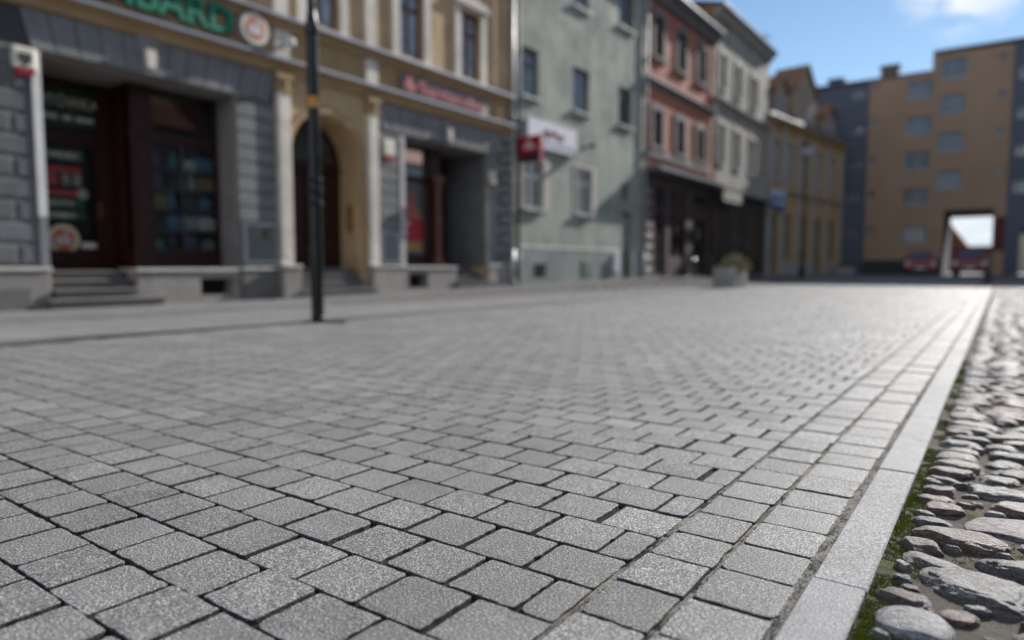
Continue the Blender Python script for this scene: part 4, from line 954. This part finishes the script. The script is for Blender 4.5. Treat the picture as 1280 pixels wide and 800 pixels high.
# ------------------------------------------------------------------ house 5: low ochre house with gabled dormers
OC5 = mat('yellow_ochre_render', (.42, .28, .12), (.35, .225, .095), .9, .8, 24, .3)
TR5 = mat('stone_pilaster', (.36, .33, .3), (.28, .26, .235), .85)
b5 = F5.thing('gabled_house', 7.4, 0, .1, 'low yellow ochre house with pale pilasters and two gabled dormers', 'building'); c5 = F5.conv(7.4, 0, .1)
U5 = 14.95
W5 = [(.9, 1.9), (3.4, 4.4), (6.2, 7.2), (9.0, 10.0), (12.0, 13.1)]
G5 = [(.9, 2.1, .1, 4.2), (3.2, 4.5, 1.2, 4.3), (6.3, 7.6, 1.2, 4.3), (9.1, 10.5, .1, 4.3), (12.2, 13.6, 1.2, 4.3)]
shell(b5, c5, .03, U5, 10.2, [(a, b, 6.5, 9.1, .2) for a, b in W5] + [(*h, .3) for h in G5], OC5)
for a, b in W5: 
    make_window(b5, c5, a, b, 6.5, 9.1, -.14, MATS['pale_frame'], PANE_B, SILL, 'T', .08)
    m = MB(); m.box(a - .22, a, .001, .06, 6.4, 9.3); m.box(b, b + .22, .001, .06, 6.4, 9.3); m.box(a, b, .001, .06, 9.1, 9.3); m.build('window_surround', TR5, b5, c5)
for i, (a, b, c, d) in enumerate(G5):
    make_window(b5, c5, a, b, c, d, -.2, mat('grey_green_joinery', (.2, .22, .2), (.15, .17, .155)), PANE, None, 'T', .12)
for u in (.05, 2.4, 5.2, 8.1, 10.9, 14.3): m = MB(); m.box(u, u + .55, .001, .12, .95, 10.0); m.box(u - .05, u + .6, .001, .16, .1, .95); m.build('pilaster', TR5, b5, c5)
m = MB(); [m.box(a, b, .001, .09, .0, 1.0) for a, b in ()]
for a, b in ((2.95, 5.15), (5.8, 8.05), (11.5, 14.25)): m = MB(); m.box(a, b, .001, .09, .0, 1.0); m.build('plinth', mat('grey_plinth', (.3, .3, .31), (.24, .24, .25)), b5, c5)
cornice(b5, c5, .03, U5, 5.9, .25, .3, TR5, False); cornice(b5, c5, .03, U5 + .1, 10.45, .45, .5, OC5, True)
m = MB(); m.prism_b([(.3, 10.4), (-1.6, 13.2), (-5, 14.4), (-9.8, 10.4), (-9.8, 10.2), (.2, 10.2)], .03, U5); m.build('roof', mat('slate_roof', (.1, .085, .08), (.07, .06, .058), .8, 3, 30, .3), b5, c5)
for (a, b, h, pk) in ((1.2, 3.4, 12.4, 13.3), (4.6, 8.8, 13.1, 14.9), (10.8, 13.0, 12.2, 13.0)):
    m = MB(); m.prism([(a, 10.46), (b, 10.46), (b, h), ((a + b) / 2, pk), (a, h)], -2.2, -.1); o = m.build('dormer', mat('dormer_render', (.34, .27, .2), (.27, .215, .16)), b5, c5)
    mid = (a + b) / 2; m = MB()
    m.prism([(a - .2, h - .1), (a - .05, h - .1), (mid, pk + .02), (mid, pk + .22)], -2.25, .12); m.prism([(b + .2, h - .1), (b + .05, h - .1), (mid, pk + .02), (mid, pk + .22)], -2.25, .125); m.build('gable_coping', mat('rust_tiles', (.2, .11, .06), (.15, .085, .045), .85), o, c5)
    m = MB(); w = .5; m.box(mid - w, mid + w, -.1, -.06, 10.9, 12.2); m.build('dormer_window', PANE_B, o, c5)
m = MB(); m.box(.2, .9, -2.4, -.4, 10.5, 13.2); m.build('chimney', mat('amber_render', (.42, .2, .04), (.34, .16, .03)), b5, c5)
bs5 = F5.thing('blue_sign', 1.5, .12, 4.55, 'blue and white shop sign over the door of the yellow ochre house', 'shop sign')
m = MB(); m.cbox(-1.2, 1.3, 0, .12, 0, .75, .01); m.build('lower_panel', mat('blue_panel', (.05, .13, .3), (.04, .1, .24), .5), bs5, idc); m = MB(); m.cbox(-1.2, 1.3, 0, .12, .755, 1.25, .01); m.build('upper_panel', mat('pale_blue_panel', (.42, .46, .55)), bs5, idc); m = MB(); [m.box(-.95 + k * .45, -.65 + k * .45, .1205, .125, .28, .5) for k in range(5)]; m.build('text_line', WH_, bs5, idc)

# ------------------------------------------------------------------ end block across the street
ORG = mat('tan_block_render', (.35, .24, .165), (.3, .2, .135), .9, .35, 12, .15)
NAVY = mat('slate_blue_render', (.1, .118, .155), (.08, .095, .13), .9, .35, 12, .15)
be = FE.thing('apartment_block', -3.8, 0, .1, 'tan and slate blue apartment block with a drive-through passage closing the street', 'building'); ce = FE.conv(-3.8, 0, .1)
CR = [(14.85, 16.35), (12.25, 13.65), (9.45, 10.85), (6.6, 8.0)]; CM = [(13.65, 15.0), (10.95, 12.3), (8.2, 9.6), (5.5, 6.8), (2.6, 3.9)]
CB = [(14.2, 15.0), (11.45, 12.15), (8.75, 9.45), (6.1, 6.9), (3.35, 4.05)]; CSM = [(14.7, 15.25), (11.85, 12.4), (9.0, 9.55), (6.25, 6.8), (3.4, 3.95)]
PASS = (-3.75, -.62, 0, 5.0)
hl = [(-4.42, -2.75, *v, .18) for v in CR] + [(-6.55, -4.85, *v, .18) for v in CM] + [(-9.0, -8.55, *v, .18) for v in CSM] + [(-.75, -.3, *v, .18) for v in ((15.6, 16.1), (12.9, 13.5), (10.2, 10.8), (7.5, 8.1))]
m = MB(); DB = 8
wall_with_holes(m, -9.2, -4.95, -.3, 15.5, [(h[0], min(h[1], -4.951), *h[2:]) for h in hl if h[0] < -4.95], 0)
wall_with_holes(m, -4.95, .08, -.3, 16.75, [(max(h[0], -4.949), *h[1:]) for h in hl if h[1] > -4.9] + [(*PASS[:2], -.3, 5.0, DB)], 0)
for (a, b, t) in ((-9.2, -4.95, 15.5), (-4.95, .08, 16.75)):
    for ww in (-1.2, -DB): wall_with_holes(m, a, b, -.3, t, [(*PASS[:2], -.3, 5.0, 0)] if a > -5 else [], ww)
    m.quad((a, 0, t), (b, 0, t), (b, -DB, t), (a, -DB, t))
m.quad((-4.95, 0, 15.5), (-4.95, -DB, 15.5), (-4.95, -DB, 16.75), (-4.95, 0, 16.75)); m.quad((-9.2, 0, -.3), (-9.2, -DB, -.3), (-9.2, -DB, 15.5), (-9.2, 0, 15.5))
m.build('wall', ORG, be, ce)
ARCH = (1.0, 2.9, -.3, 3.4)
for (a, b, t, w0, hs, ho) in ((-13.4, -9.21, 15.5, -.12, [(-10.55, -9.5, *v, .18) for v in CB], []), (.09, 9, 16.9, -.05, [(.45, 1.5, *v, .18) for v in CB if v[0] > 5] + [(*ARCH, DB)], [(*ARCH, 0)])):
    m = MB(); wall_with_holes(m, a, b, -.3, t, hs, w0)
    for ww in (-1.2, -DB): wall_with_holes(m, a, b, -.3, t, ho, ww)
    m.quad((a, w0, t), (b, w0, t), (b, -DB, t), (a, -DB, t))
    for u in (a, b): m.quad((u, w0, -.3), (u, -DB, -.3), (u, -DB, t), (u, w0, t))
    m.build('wall', NAVY, be, ce)
PF = mat('grey_block_frame', (.3, .31, .33), (.24, .25, .265)); PANE_E = pane_mat('block_pane', (.13, .16, .2), (.06, .075, .1)); PANE_E2 = pane_mat('block_pane_dark', (.03, .033, .04), (.02, .022, .027))
for h in hl: make_window(be, ce, *h[:4], -.12, PF, PANE_E2 if (h[0] < -6 and 5 < h[2] < 9) else PANE_E, None if h[1] - h[0] < .8 else SILL, 'I' if h[1] - h[0] > .8 else '', .08, .05)
for v in CB:
    make_window(be, ce, -10.55, -9.5, *v, -.26, PF, PANE_E, None, 'I', .08)
    if v[0] > 5: make_window(be, ce, .45, 1.5, *v, -.2, WHITE, PANE_E, None, 'I', .1)
m = MB(); m.box(-3.748, -3.7, -DB + .02, -.03, .0, 4.94); m.box(-.67, -.622, -DB + .02, -.03, 0, 4.94); m.box(-3.7, -.67, -DB + .02, -.03, 4.9, 4.94); m.build('passage_shade_lining', mat('shade_grey_lining', (.055, .052, .05)), be, ce)  # dark lining added to paint the passage interior as shaded
m = MB(); m.box(-9.2, -3.76, .001, .06, -.2, 1.25); m.build('plinth', mat('dark_plinth', (.035, .038, .042), rough=.8), be, ce)
m = MB(); m.box(-.6, .07, .001, .05, 1.9, 4.4); m.build('wall_panel', mat('wine_panel', (.1, .025, .03)), be, ce)
m = MB(); [m.box(a, b, -8.05, .06, t, t + .14) for a, b, t in ((-13.4, -4.96, 15.505), (-4.95, 9.05, 16.92))]; m.build('parapet_flashing', mat('dark_flashing', (.06, .06, .065), rough=.5), be, ce)
for (a, b, w, t) in ((-12.9, -11.75, -3, 16.7), (-8.75, -7.45, -2, 16.9)): m = MB(); m.box(a, b, w - 1, w, 15.4, t); o = m.build('chimney', NAVY if a < -9 else mat('brown_chimney', (.16, .12, .1), (.12, .09, .075)), be, ce); m = MB(); m.box(a - .08, b + .08, w - 1.08, w + .08, t, t + .14); m.build('chimney_cap', MATS['dark_flashing'], o, ce)
# what the passage looks out on
fb = empty('distant_house', (-5.6, 92, 0), 0, 'brown roofed house seen through the drive-through passage', 'building')
m = MB(); m.box(-5, 2.35, 0, 8, -.3, 2.6); m.build('wall', mat('far_wall', (.2, .15, .12), (.16, .12, .095)), fb); m = MB(); m.prism([(-5.3, 2.6), (2.75, 2.6), (-1.3, 8.4)], -.3, 8.3); m.build('roof', mat('far_roof', (.16, .06, .03), (.12, .045, .022)), fb); m = MB(); [m.box(x, x + .8, -.02, .03, .8, 1.9) for x in (-3.5, -1, 1)]; m.build('window', PANE, fb)
gw = empty('garden_wall', (-1.2, 86, 0), 0, 'dark brick wall closing the yard behind the drive-through passage', 'wall')
m = MB(); m.box(-6, 2.2, 0, .4, -.3, 2.75); m.build('brickwork', mat('dark_brick', (.12, .06, .045), (.08, .04, .03), .9, 3, 30, .3), gw); m = MB(); m.box(-6.05, 2.25, -.05, .45, 2.75, 2.85); m.build('coping', MATS['dark_flashing'], gw)
fb2 = empty('distant_house', (3.2, 90, 0), 0, 'pale sunlit house glimpsed through the dark archway at the right edge', 'building')
m = MB(); m.box(-1.8, 8, 0, 8, -.3, 4.5); m.build('wall', mat('far_cream', (.6, .55, .45), (.5, .46, .38)), fb2); m = MB(); m.prism_b([(-.3, 4.5), (8.3, 4.5), (4, 7.5)], -2.1, 8.3); m.build('roof', MATS['far_roof'], fb2); m = MB(); [m.box(x, x + .8, -.02, .03, 1, 2.4) for x in (-.8, 2, 5)]; m.build('window', PANE, fb2)
# the houses on the other side of the square, mirrored by the windows on the left
FR = Facade(24, 0, R(-90))               # faces -X: u = -Y
for i, (ya, yb, h, cc, lb) in enumerate(((-14, 2, 10.5, (.4, .33, .22), 'cream house on the far side of the square'), (2, 17, 12, (.3, .2, .15), 'brick red house on the far side of the square'), (17, 33, 11, (.36, .36, .33), 'pale grey house on the far side of the square'), (33, 47, 12.5, (.4, .3, .16), 'ochre house on the far side of the square'), (47, 64, 11.5, (.33, .35, .36), 'bluish grey house on the far side of the square'))):
    o = FR.thing('town_house', -(ya + yb) / 2, 0, 0, lb, 'building', 'houses across the square'); cv = FR.conv(-(ya + yb) / 2)
    hs = [(-yb + 1.6 + k * 2.9, -yb + 2.7 + k * 2.9, v, v + 1.7, .2) for k in range(int((yb - ya - 1.5) // 2.9)) for v in (1.2, 4.6, 7.8)]
    shell(o, cv, -yb + .01, -ya - .01, h, hs, mat('render_tone_%s' % 'abcde'[i], cc, rough=.9, streak=True))
    for q in hs: make_window(o, cv, *q[:4], -.14, WHITE, PANE, None, 'T', .07)
    m = MB(); m.prism_b([(.4, h), (-5, h + 4), (-10.4, h), (-10.4, h - .1), (.35, h - .1)], -yb, -ya); m.build('roof', MATS['red_roof_tiles'], o, cv)
# aerials on the roofs
def aerial(x, y, z, h, label):
    a = empty('roof_aerial', (x, y, z), 0, label, 'aerial', 'aerials on the roofs')
    m = MB(); m.tube((0, 0, -.6), (0, 0, h), .03, n=6); m.build('mast', MATS['dark_pipe'], a); m = MB(); m.tube((-.1, -.9, h - .3), (-.1, .9, h - .3), .015, n=5); [m.tube((-.45, k * .25 - .8, h - .3), (.45, k * .25 - .8, h - .3), .012, n=5) for k in range(7)]; m.build('elements', MATS['dark_pipe'], a)
aerial(-15.2, 53.6, 14.4, 3.7, 'thin tall aerial above the gabled dormers'); aerial(-15.6, 49.0, 14.0, 1.4, 'short aerial beside the amber chimney')

# ------------------------------------------------------------------ street furniture, planters, cars
lp = empty('lamp_post', (-6.86, 5.46, 0), R(-35), 'tall black lamp post with orange sticker standing at the edge of the setts', 'lamp post')
PB = mat('gloss_black_paint', (.006, .006, .007), (.004, .004, .005), .2, 8, 60, .04, spec=.4)
m = MB(); m.lathe([(.078, .02), (.078, .06), (.07, .075), (.07, 1.42), (.078, 1.435), (.082, 1.46), (.078, 1.485), (.07, 1.5), (.07, 1.56), (.08, 1.575), (.084, 1.61), (.08, 1.645), (.07, 1.66), (.07, 1.7), (.077, 1.715), (.08, 1.74), (.077, 1.765), (.066, 1.78), (.064, 3.45), (.072, 3.47), (.074, 3.55), (.06, 3.62), (.044, 3.75), (.042, 5.6)], (0, 0, 0), 28); m.build('pole', PB, lp, smooth=False)
m = MB(); m.lathe([(.15, -.012), (.15, .012), (.14, .02), (.08, .024)], (0, 0, 0), 28); m.build('base_plate', PB, lp)
for k in range(4): a = R(45 + 90 * k); m = MB(); m.lathe([(.016, .0), (.016, .03), (.01, .045)], (.115 * math.cos(a), .115 * math.sin(a), .012), 6); m.build('bolt', MATS['steel'], lp)
m = MB(); m.box(-.04, .04, -.0745, -.06, .5, .95); m.build('hatch', PB, lp)
m = MB()
for i in range(6):
    a0, a1 = R(-58 + i * 16), R(-58 + (i + 1) * 16); rr = .0672
    m.quad((rr * math.cos(a0), rr * math.sin(a0), 2.6), (rr * math.cos(a1), rr * math.sin(a1), 2.6), (rr * math.cos(a1), rr * math.sin(a1), 2.73), (rr * math.cos(a0), rr * math.sin(a0), 2.73))
m.build('sticker', mat('orange_sticker', (.6, .25, .02), (.5, .2, .015), .4), lp)
m = MB(); m.lathe([(.05, 5.55), (.09, 5.62), (.16, 5.7), (.18, 5.75)], (0, 0, 0), 20); m.lathe([(.2, 6.25), (.18, 6.32), (.05, 6.45), (.02, 6.6)], (0, 0, 0), 20); m.build('lantern_frame', PB, lp); m = MB(); m.lathe([(.17, 5.75), (.21, 5.9), (.21, 6.1), (.19, 6.25)], (0, 0, 0), 20); m.build('lantern_glass', mat('opal_glass', (.36, .38, .39), rough=.7, spec=.2), lp)
wd_ = MB()
for _ in range(150):
    a = random.random() * 6.283; r = random.random() ** .7; x, y = -6.83 + .24 + r * .2 * math.cos(a), 5.5 + r * .12 * math.sin(a); h = random.uniform(.02, .06); b = random.random() * 6.28
    wd_.add([(x, y, -.01), (x + .006, y + .004, -.01), (x + .03 * math.cos(b), y + .03 * math.sin(b), h)], [(0, 1, 2)])
tag(wd_.build('weeds', mat('weed_green', (.07, .1, .02), (.05, .075, .015))), 'green weeds growing at the foot of the lamp post', 'weeds', kind='stuff')
lp.scale = (1.12, 1.12, 1)
sl = empty('street_lamp', (-8.95, 40.0, .12), 0, 'distant street lamp with pale globe head before the yellow ochre house', 'street lamp')
m = MB(); m.lathe([(.16, -.1), (.16, .5), (.11, .6), (.1, 1.6), (.07, 1.7), (.055, 6.3), (.12, 6.4), (.12, 6.45)], (0, 0, 0), 14); m.build('pole', PB, sl); m = MB(); m.lathe([(.1, 6.45), (.26, 6.6), (.33, 6.82), (.26, 7.05), (.12, 7.16)], (0, 0, 0), 18); m.build('lamp_globe', MATS['opal_glass'], sl, smooth=True); m = MB(); m.lathe([(.3, 7.05), (.16, 7.25), (.02, 7.4)], (0, 0, 0), 14); m.build('lamp_cap', mat('matt_black', (.01, .01, .01), rough=.9, spec=.1), sl)
CONC = granite('planter_concrete', .22, .3, .4, 120, .85, .3, .003, (1, .98, .95))
def leafy(mb, cx, cy, z0, rx, ry, h, n, sz):
    for _ in range(n):
        a = random.random() * 6.283; t = random.random() ** .5; k = random.random(); r = t * (1 - .45 * k * k)
        lump = 1 + .25 * noise.noise((a * 1.5, k * 3, cx))
        x, y, z = cx + rx * r * lump * math.cos(a), cy + ry * r * lump * math.sin(a), z0 + h * k * lump * (1 - .35 * t)
        d = Vector((random.uniform(-1, 1), random.uniform(-1, 1), random.uniform(-.2, 1))).normalized(); e = d.orthogonal().normalized() * sz * .35; d *= sz * random.uniform(.6, 1.2); p = Vector((x, y, z))
        mb.add([tuple(p), tuple(p + d * .5 + e), tuple(p + d), tuple(p + d * .5 - e)], [(0, 1, 2, 3)], random.uniform(.6, 1.4))
def leaf_mat(name, c):
    m_, nt, p = newmat(name); at = nt.new('ShaderNodeAttribute', attribute_name='tone'); nt.link(nt.mix(1.0, c, at.outputs['Color'], 'MULTIPLY'), p.inputs['Base Color']); p.inputs['Roughness'].default_value = .6; return m_
LEAF = leaf_mat('olive_leaves', (.22, .2, .1)); LEAF2 = leaf_mat('dull_leaves', (.09, .085, .05))
def planter(x, y, rz, L, Wd, H, label, lf):
    a = empty('planter', (x, y, zg(x, y)), rz, label, 'planter', 'concrete planters in the street')
    m = MB(); t = .09
    m.prism([(-Wd / 2, 0), (Wd / 2, 0), (Wd / 2 + .04, H), (-Wd / 2 - .04, H)], -L / 2, L / 2) if False else None
    m.box(-Wd / 2, Wd / 2, -L / 2, -L / 2 + t, -.05, H); m.box(-Wd / 2, Wd / 2, L / 2 - t, L / 2, -.05, H); m.box(-Wd / 2, -Wd / 2 + t, -L / 2 + t, L / 2 - t, -.05, H); m.box(Wd / 2 - t, Wd / 2, -L / 2 + t, L / 2 - t, -.05, H)
    [m.box(Wd / 2, Wd / 2 + .03, -L / 2 + .15 + k * .4, -L / 2 + .4 + k * .4, .08, H - .1) for k in range(int(L / .42))]
    m.build('trough', CONC, a, tones=True); m = MB(); m.box(-Wd / 2 + t, Wd / 2 - t, -L / 2 + t, L / 2 - t, 0, H - .08); m.build('soil', mat('soil', (.05, .035, .025)), a)
    m = MB(); leafy(m, .05, .3, H - .12, Wd * .85, L * .5, .62, 1500, .1); m.build('plant', lf, a, tones=True)
planter(-7.55, 23.4, 0, 1.7, .62, .66, 'concrete planter with olive bush standing on the sunlit setts', LEAF)
planter(-9.75, 58.3, 0, 1.2, 1.0, .6, 'small planter with brownish plant before the slate blue wall', LEAF2)
def car(x, y, rz, paint, label, hatch=True):
    a = empty('parked_car', (x, y, zg(x, y)), rz, label, 'car', 'cars parked along the street')
    L, Wd = 4.0, 1.7
    prof = [(-2.0, .32), (-2.02, .55), (-1.95, .72), (-1.0, .9), (-.95, .93), (1.65, .97), (1.93, .92), (2.0, .6), (1.96, .32)]
    def loft(prof, widths, nm, mm, par, smooth=False):
        m = MB(); n = len(prof)
        secs = [(-1, .0), (-.97, .04), (-.8, .0)]
        ring = []
        for sx, sh in ((-1, .06), (-.9, 0), (.9, 0), (1, .06)):
            for i, (yy, zz) in enumerate(prof): ring.append((sx * widths[i], yy * (1 - sh * .3), zz - (sh * .5 if zz > .6 else 0)))
        f = []
        for k in range(3): f += [(k * n + i, k * n + (i + 1) % n, (k + 1) * n + (i + 1) % n, (k + 1) * n + i) for i in range(n)]
        f += [tuple(range(n)), tuple(range(4 * n - 1, 3 * n - 1, -1))]
        m.add(ring, f); return m.build(nm, mm, par)
    body = loft(prof, [.8, .84, .85, .85, .85, .85, .84, .83, .8], 'body', paint, a)
    cab = [(-1.0, .9), (-.25, 1.38), (0, 1.44), (1.1, 1.42), (1.75, 1.0), (1.75, .93)]
    loft(cab, [.78, .62, .6, .6, .7, .76], 'cabin', paint, a)
    GL = pane_mat('car_glass', (.05, .065, .08), (.03, .04, .05))
    m = MB(); m.quad((-.68, -.955, .955), (.68, -.955, .955), (.55, -.29, 1.375), (-.55, -.29, 1.375)); m.build('windscreen', GL, a)
    m = MB(); m.quad((-.62, 1.745, 1.03), (.62, 1.745, 1.03), (.52, 1.2, 1.385), (-.52, 1.2, 1.385)); m.build('rear_window', GL, a)
    for s in (-1, 1):
        m = MB(); m.quad((s * .8, -.75, .99), (s * .79, 1.4, 1.0), (s * .66, .95, 1.36), (s * .66, -.2, 1.36)); m.build('side_window', GL, a)
        m = MB(); m.box(s * .72 - .14, s * .72 + .14, -2.03, -1.93, .6, .74); m.build('headlight', mat('lamp_lens', (.6, .62, .65), rough=.1, spec=.9), a)
        m = MB(); m.box(s * .93 - .08, s * .93 + .08, -.72, -.62, .93, 1.07); m.build('mirror', BLACK, a)
        for yy in (-1.25, 1.28):
            m = MB(); m.lathe([(.2, -.1), (.31, -.1), (.32, 0), (.31, .1), (.2, .1)], (s * .76, yy, .31), 20, 'x'); w = m.build('wheel', mat('tyre', (.02, .02, .02)), a); m = MB(); m.lathe([(.19, 0), (.19, .015), (.05, .03)], (s * .76 + s * .1, yy, .31), 14, 'x'); m.build('rim', LEAD, w)
    m = MB(); m.box(-.26, .26, -2.05, -2.01, .38, .5); m.build('number_plate', WHITE, a); m = MB(); m.box(-.5, .5, -2.04, -2.0, .52, .64); m.box(-.78, .78, -2.06, -1.98, .24, .34); m.build('grille', BLACK, a)
    return a
REDP = mat('red_car_paint', (.3, .02, .035), (.26, .017, .03), .3, coat=.6); BLKP = mat('black_car_paint', (.012, .012, .014), (.01, .01, .012), .22, coat=.8); MARP = mat('maroon_car_paint', (.24, .018, .035), (.2, .015, .03), .3, coat=.6)
a_ = car(-4.75, 57.3, R(4), REDP, 'dull red car parked against the tan block left of the passage'); a_.scale = (1.1, 1, 1.22)
a_ = car(-1.6, 54.0, R(-2), MARP, 'maroon car parked in front of the drive-through passage'); a_.scale = (1.1, 1, 1.22)

CHR = mat('chrome', (.7, .7, .7), rough=.12, metal=1.0)
bk = empty('bicycle', (-11.9, 31.2, zg(-11.9, 31.2)), R(97), 'black stand-in bicycle with bright metal parts added for glints before the dark shopfront of the salmon house', 'bicycle')  # bicycle added as a source for the bright glints at this shopfront
m = MB(); P = {'r': (-.52, 0, .34), 'f': (.55, 0, .34), 'bb': (-.05, 0, .3), 'st': (-.18, 0, .82), 'hd': (.36, 0, .86), 'hb': (.4, 0, .68)}
for a, b in (('r', 'bb'), ('bb', 'st'), ('st', 'hd'), ('bb', 'hb'), ('r', 'st'), ('hd', 'f')): m.tube(P[a], P[b], .02, n=8)
m.build('frame', BLACK, bk)
for k in ('r', 'f'):
    m = MB(); pr = [(.325, -.018), (.345, 0), (.325, .018), (.31, 0)]
    for i in range(32):
        for q in range(4):
            a0, a1 = 2 * math.pi * i / 32, 2 * math.pi * (i + 1) / 32; (r0, w0), (r1, w1) = pr[q], pr[(q + 1) % 4]
            m.quad(*[(P[k][0] + r * math.cos(a), w, .34 + r * math.sin(a)) for r, w, a in ((r0, w0, a0), (r0, w0, a1), (r1, w1, a1), (r1, w1, a0))])
    w_ = m.build('wheel', MATS['tyre'], bk); m = MB()
    for i in range(28):
        a0, a1 = 2 * math.pi * i / 28, 2 * math.pi * (i + 1) / 28; m.tube((P[k][0] + .305 * math.cos(a0), 0, .34 + .305 * math.sin(a0)), (P[k][0] + .305 * math.cos(a1), 0, .34 + .305 * math.sin(a1)), .011, n=6, caps=False)
    for i in range(14): a0 = 2 * math.pi * i / 14; m.tube((P[k][0], .02 * (-1) ** i, .34), (P[k][0] + .3 * math.cos(a0), 0, .34 + .3 * math.sin(a0)), .0025, n=4)
    m.build('rim', CHR, w_)
    m = MB()
    for i in range(12): a0, a1 = R(20 + i * 12), R(32 + i * 12); m.quad(*[(P[k][0] + .38 * math.cos(a), w, .34 + .38 * math.sin(a)) for a, w in ((a0, -.03), (a1, -.03), (a1, .03), (a0, .03))])
    m.build('mudguard', CHR, bk)
m = MB(); m.path([(.3, -.28, .98), (.42, -.2, 1.02), (.4, 0, .96), (.42, .2, 1.02), (.3, .28, .98)], .014); m.tube((.4, 0, .96), (.36, 0, .84), .014); m.build('handlebar', CHR, bk)
m = MB(); m.prism([(-.34, .9), (-.3, .96), (0, .95), (.02, .92), (-.1, .9)], -.07, .07); m.tube((-.18, 0, .8), (-.19, 0, .92), .015); m.build('saddle', BLACK, bk)
m = MB(); m.lathe([(.05, .0), (.06, .05), (.03, .1)], (.44, 0, .84), 12, 'x'); m.build('headlamp', CHR, bk)
m = MB(); m.box(-.75, -.3, -.08, .08, .74, .76); m.tube((-.7, -.06, .74), (-.54, -.03, .36), .008); m.tube((-.7, .06, .74), (-.54, .03, .36), .008); m.build('carrier', CHR, bk)
# ------------------------------------------------------------------ sun, sky, camera
EL, AZ = 26.5, 9.0          # degrees; azimuth from +Y (street direction) towards +X
sd = Vector((math.sin(R(AZ)) * math.cos(R(EL)), math.cos(R(AZ)) * math.cos(R(EL)), math.sin(R(EL))))
su = bpy.data.lights.new('Sun', 'SUN'); su.energy = 5.0; su.angle = R(.53); su.color = (1, .96, .905)
so_ = bpy.data.objects.new('sun', su); COL.objects.link(so_); so_.rotation_euler = sd.to_track_quat('Z', 'Y').to_euler(); so_.location = (0, 0, 30)
wd = bpy.data.worlds.new('World'); SC.world = wd; wd.use_nodes = True
nt = NT(wd.node_tree); bg = nt.n['Background']
sk = nt.new('ShaderNodeTexSky', sky_type='NISHITA'); sk.sun_disc = False; sk.sun_elevation = R(EL); sk.sun_rotation = R(AZ); sk.air_density = 1.0; sk.dust_density = .02; sk.ozone_density = 2.5; sk.altitude = 100
tc = nt.new('ShaderNodeTexCoord'); sep = nt.new('ShaderNodeSeparateXYZ'); nt.link(tc.outputs['Generated'], sep.inputs[0])
mp = nt.new('ShaderNodeMapping'); mp.inputs['Scale'].default_value = (1, 1, 2.6); mp.inputs['Location'].default_value = (.55, .2, 0); nt.link(tc.outputs['Generated'], mp.inputs['Vector'])
cn = nt.noise(mp.outputs[0], 3.4, 7, .6, .3)
low = nt.maprange(sep.outputs[2], .06, .2, 1, 0); vd = nt.new('ShaderNodeVectorMath', operation='DOT_PRODUCT'); nt.link(tc.outputs['Generated'], vd.inputs[0]); vd.inputs[1].default_value = (-0.0493, 0.9415, 0.3332)
hi = nt.maprange(vd.outputs['Value'], math.cos(R(4.5)), math.cos(R(1.5)), 0, 1)
cl = nt.math('MULTIPLY', nt.maprange(cn, .43, .57, 0, 1), nt.math('MAXIMUM', low, nt.maprange(sep.outputs[1], .25, -.15, 0, 1)))  # includes unseen clouds added behind the camera as neutral fill light
blue = nt.mix(1.0, sk.outputs[0], (1.12, 1.12, 1.1), 'MULTIPLY')
cl = nt.math('MAXIMUM', cl, nt.math('MULTIPLY', nt.maprange(nt.noise(mp.outputs[0], 14, 7, .65, .4), .42, .6, 0, 1), hi))
blue = nt.mix(nt.math('MULTIPLY', low, .85), blue, (4.3, 5.3, 6.7))
col = nt.mix(cl, blue, (9, 9.4, 10))
nt.link(col, bg.inputs['Color']); bg.inputs['Strength'].default_value = .076
ca = bpy.data.cameras.new('Camera'); co_ = bpy.data.objects.new('camera', ca); COL.objects.link(co_); SC.camera = co_
ca.sensor_width = 36; ca.lens = 853 / 1280 * 36; ca.clip_start = .05; ca.clip_end = 3000
co_.location = (0, 0, CAMH); co_.rotation_euler = (R(90 - 4.4244), 0, R(35.577))
ca.dof.use_dof = True; ca.dof.focus_distance = 1.72; ca.dof.aperture_fstop = 1.08; ca.dof.aperture_blades = 0
vs = SC.view_settings; vs.view_transform = 'Standard'; vs.look = 'None'; vs.exposure = .55; vs.gamma = 1
SC.cycles.use_denoising = True; SC.cycles.max_bounces = 8; SC.cycles.transparent_max_bounces = 8; SC.cycles.caustics_reflective = False; SC.cycles.caustics_refractive = False; SC.cycles.sample_clamp_indirect = 6
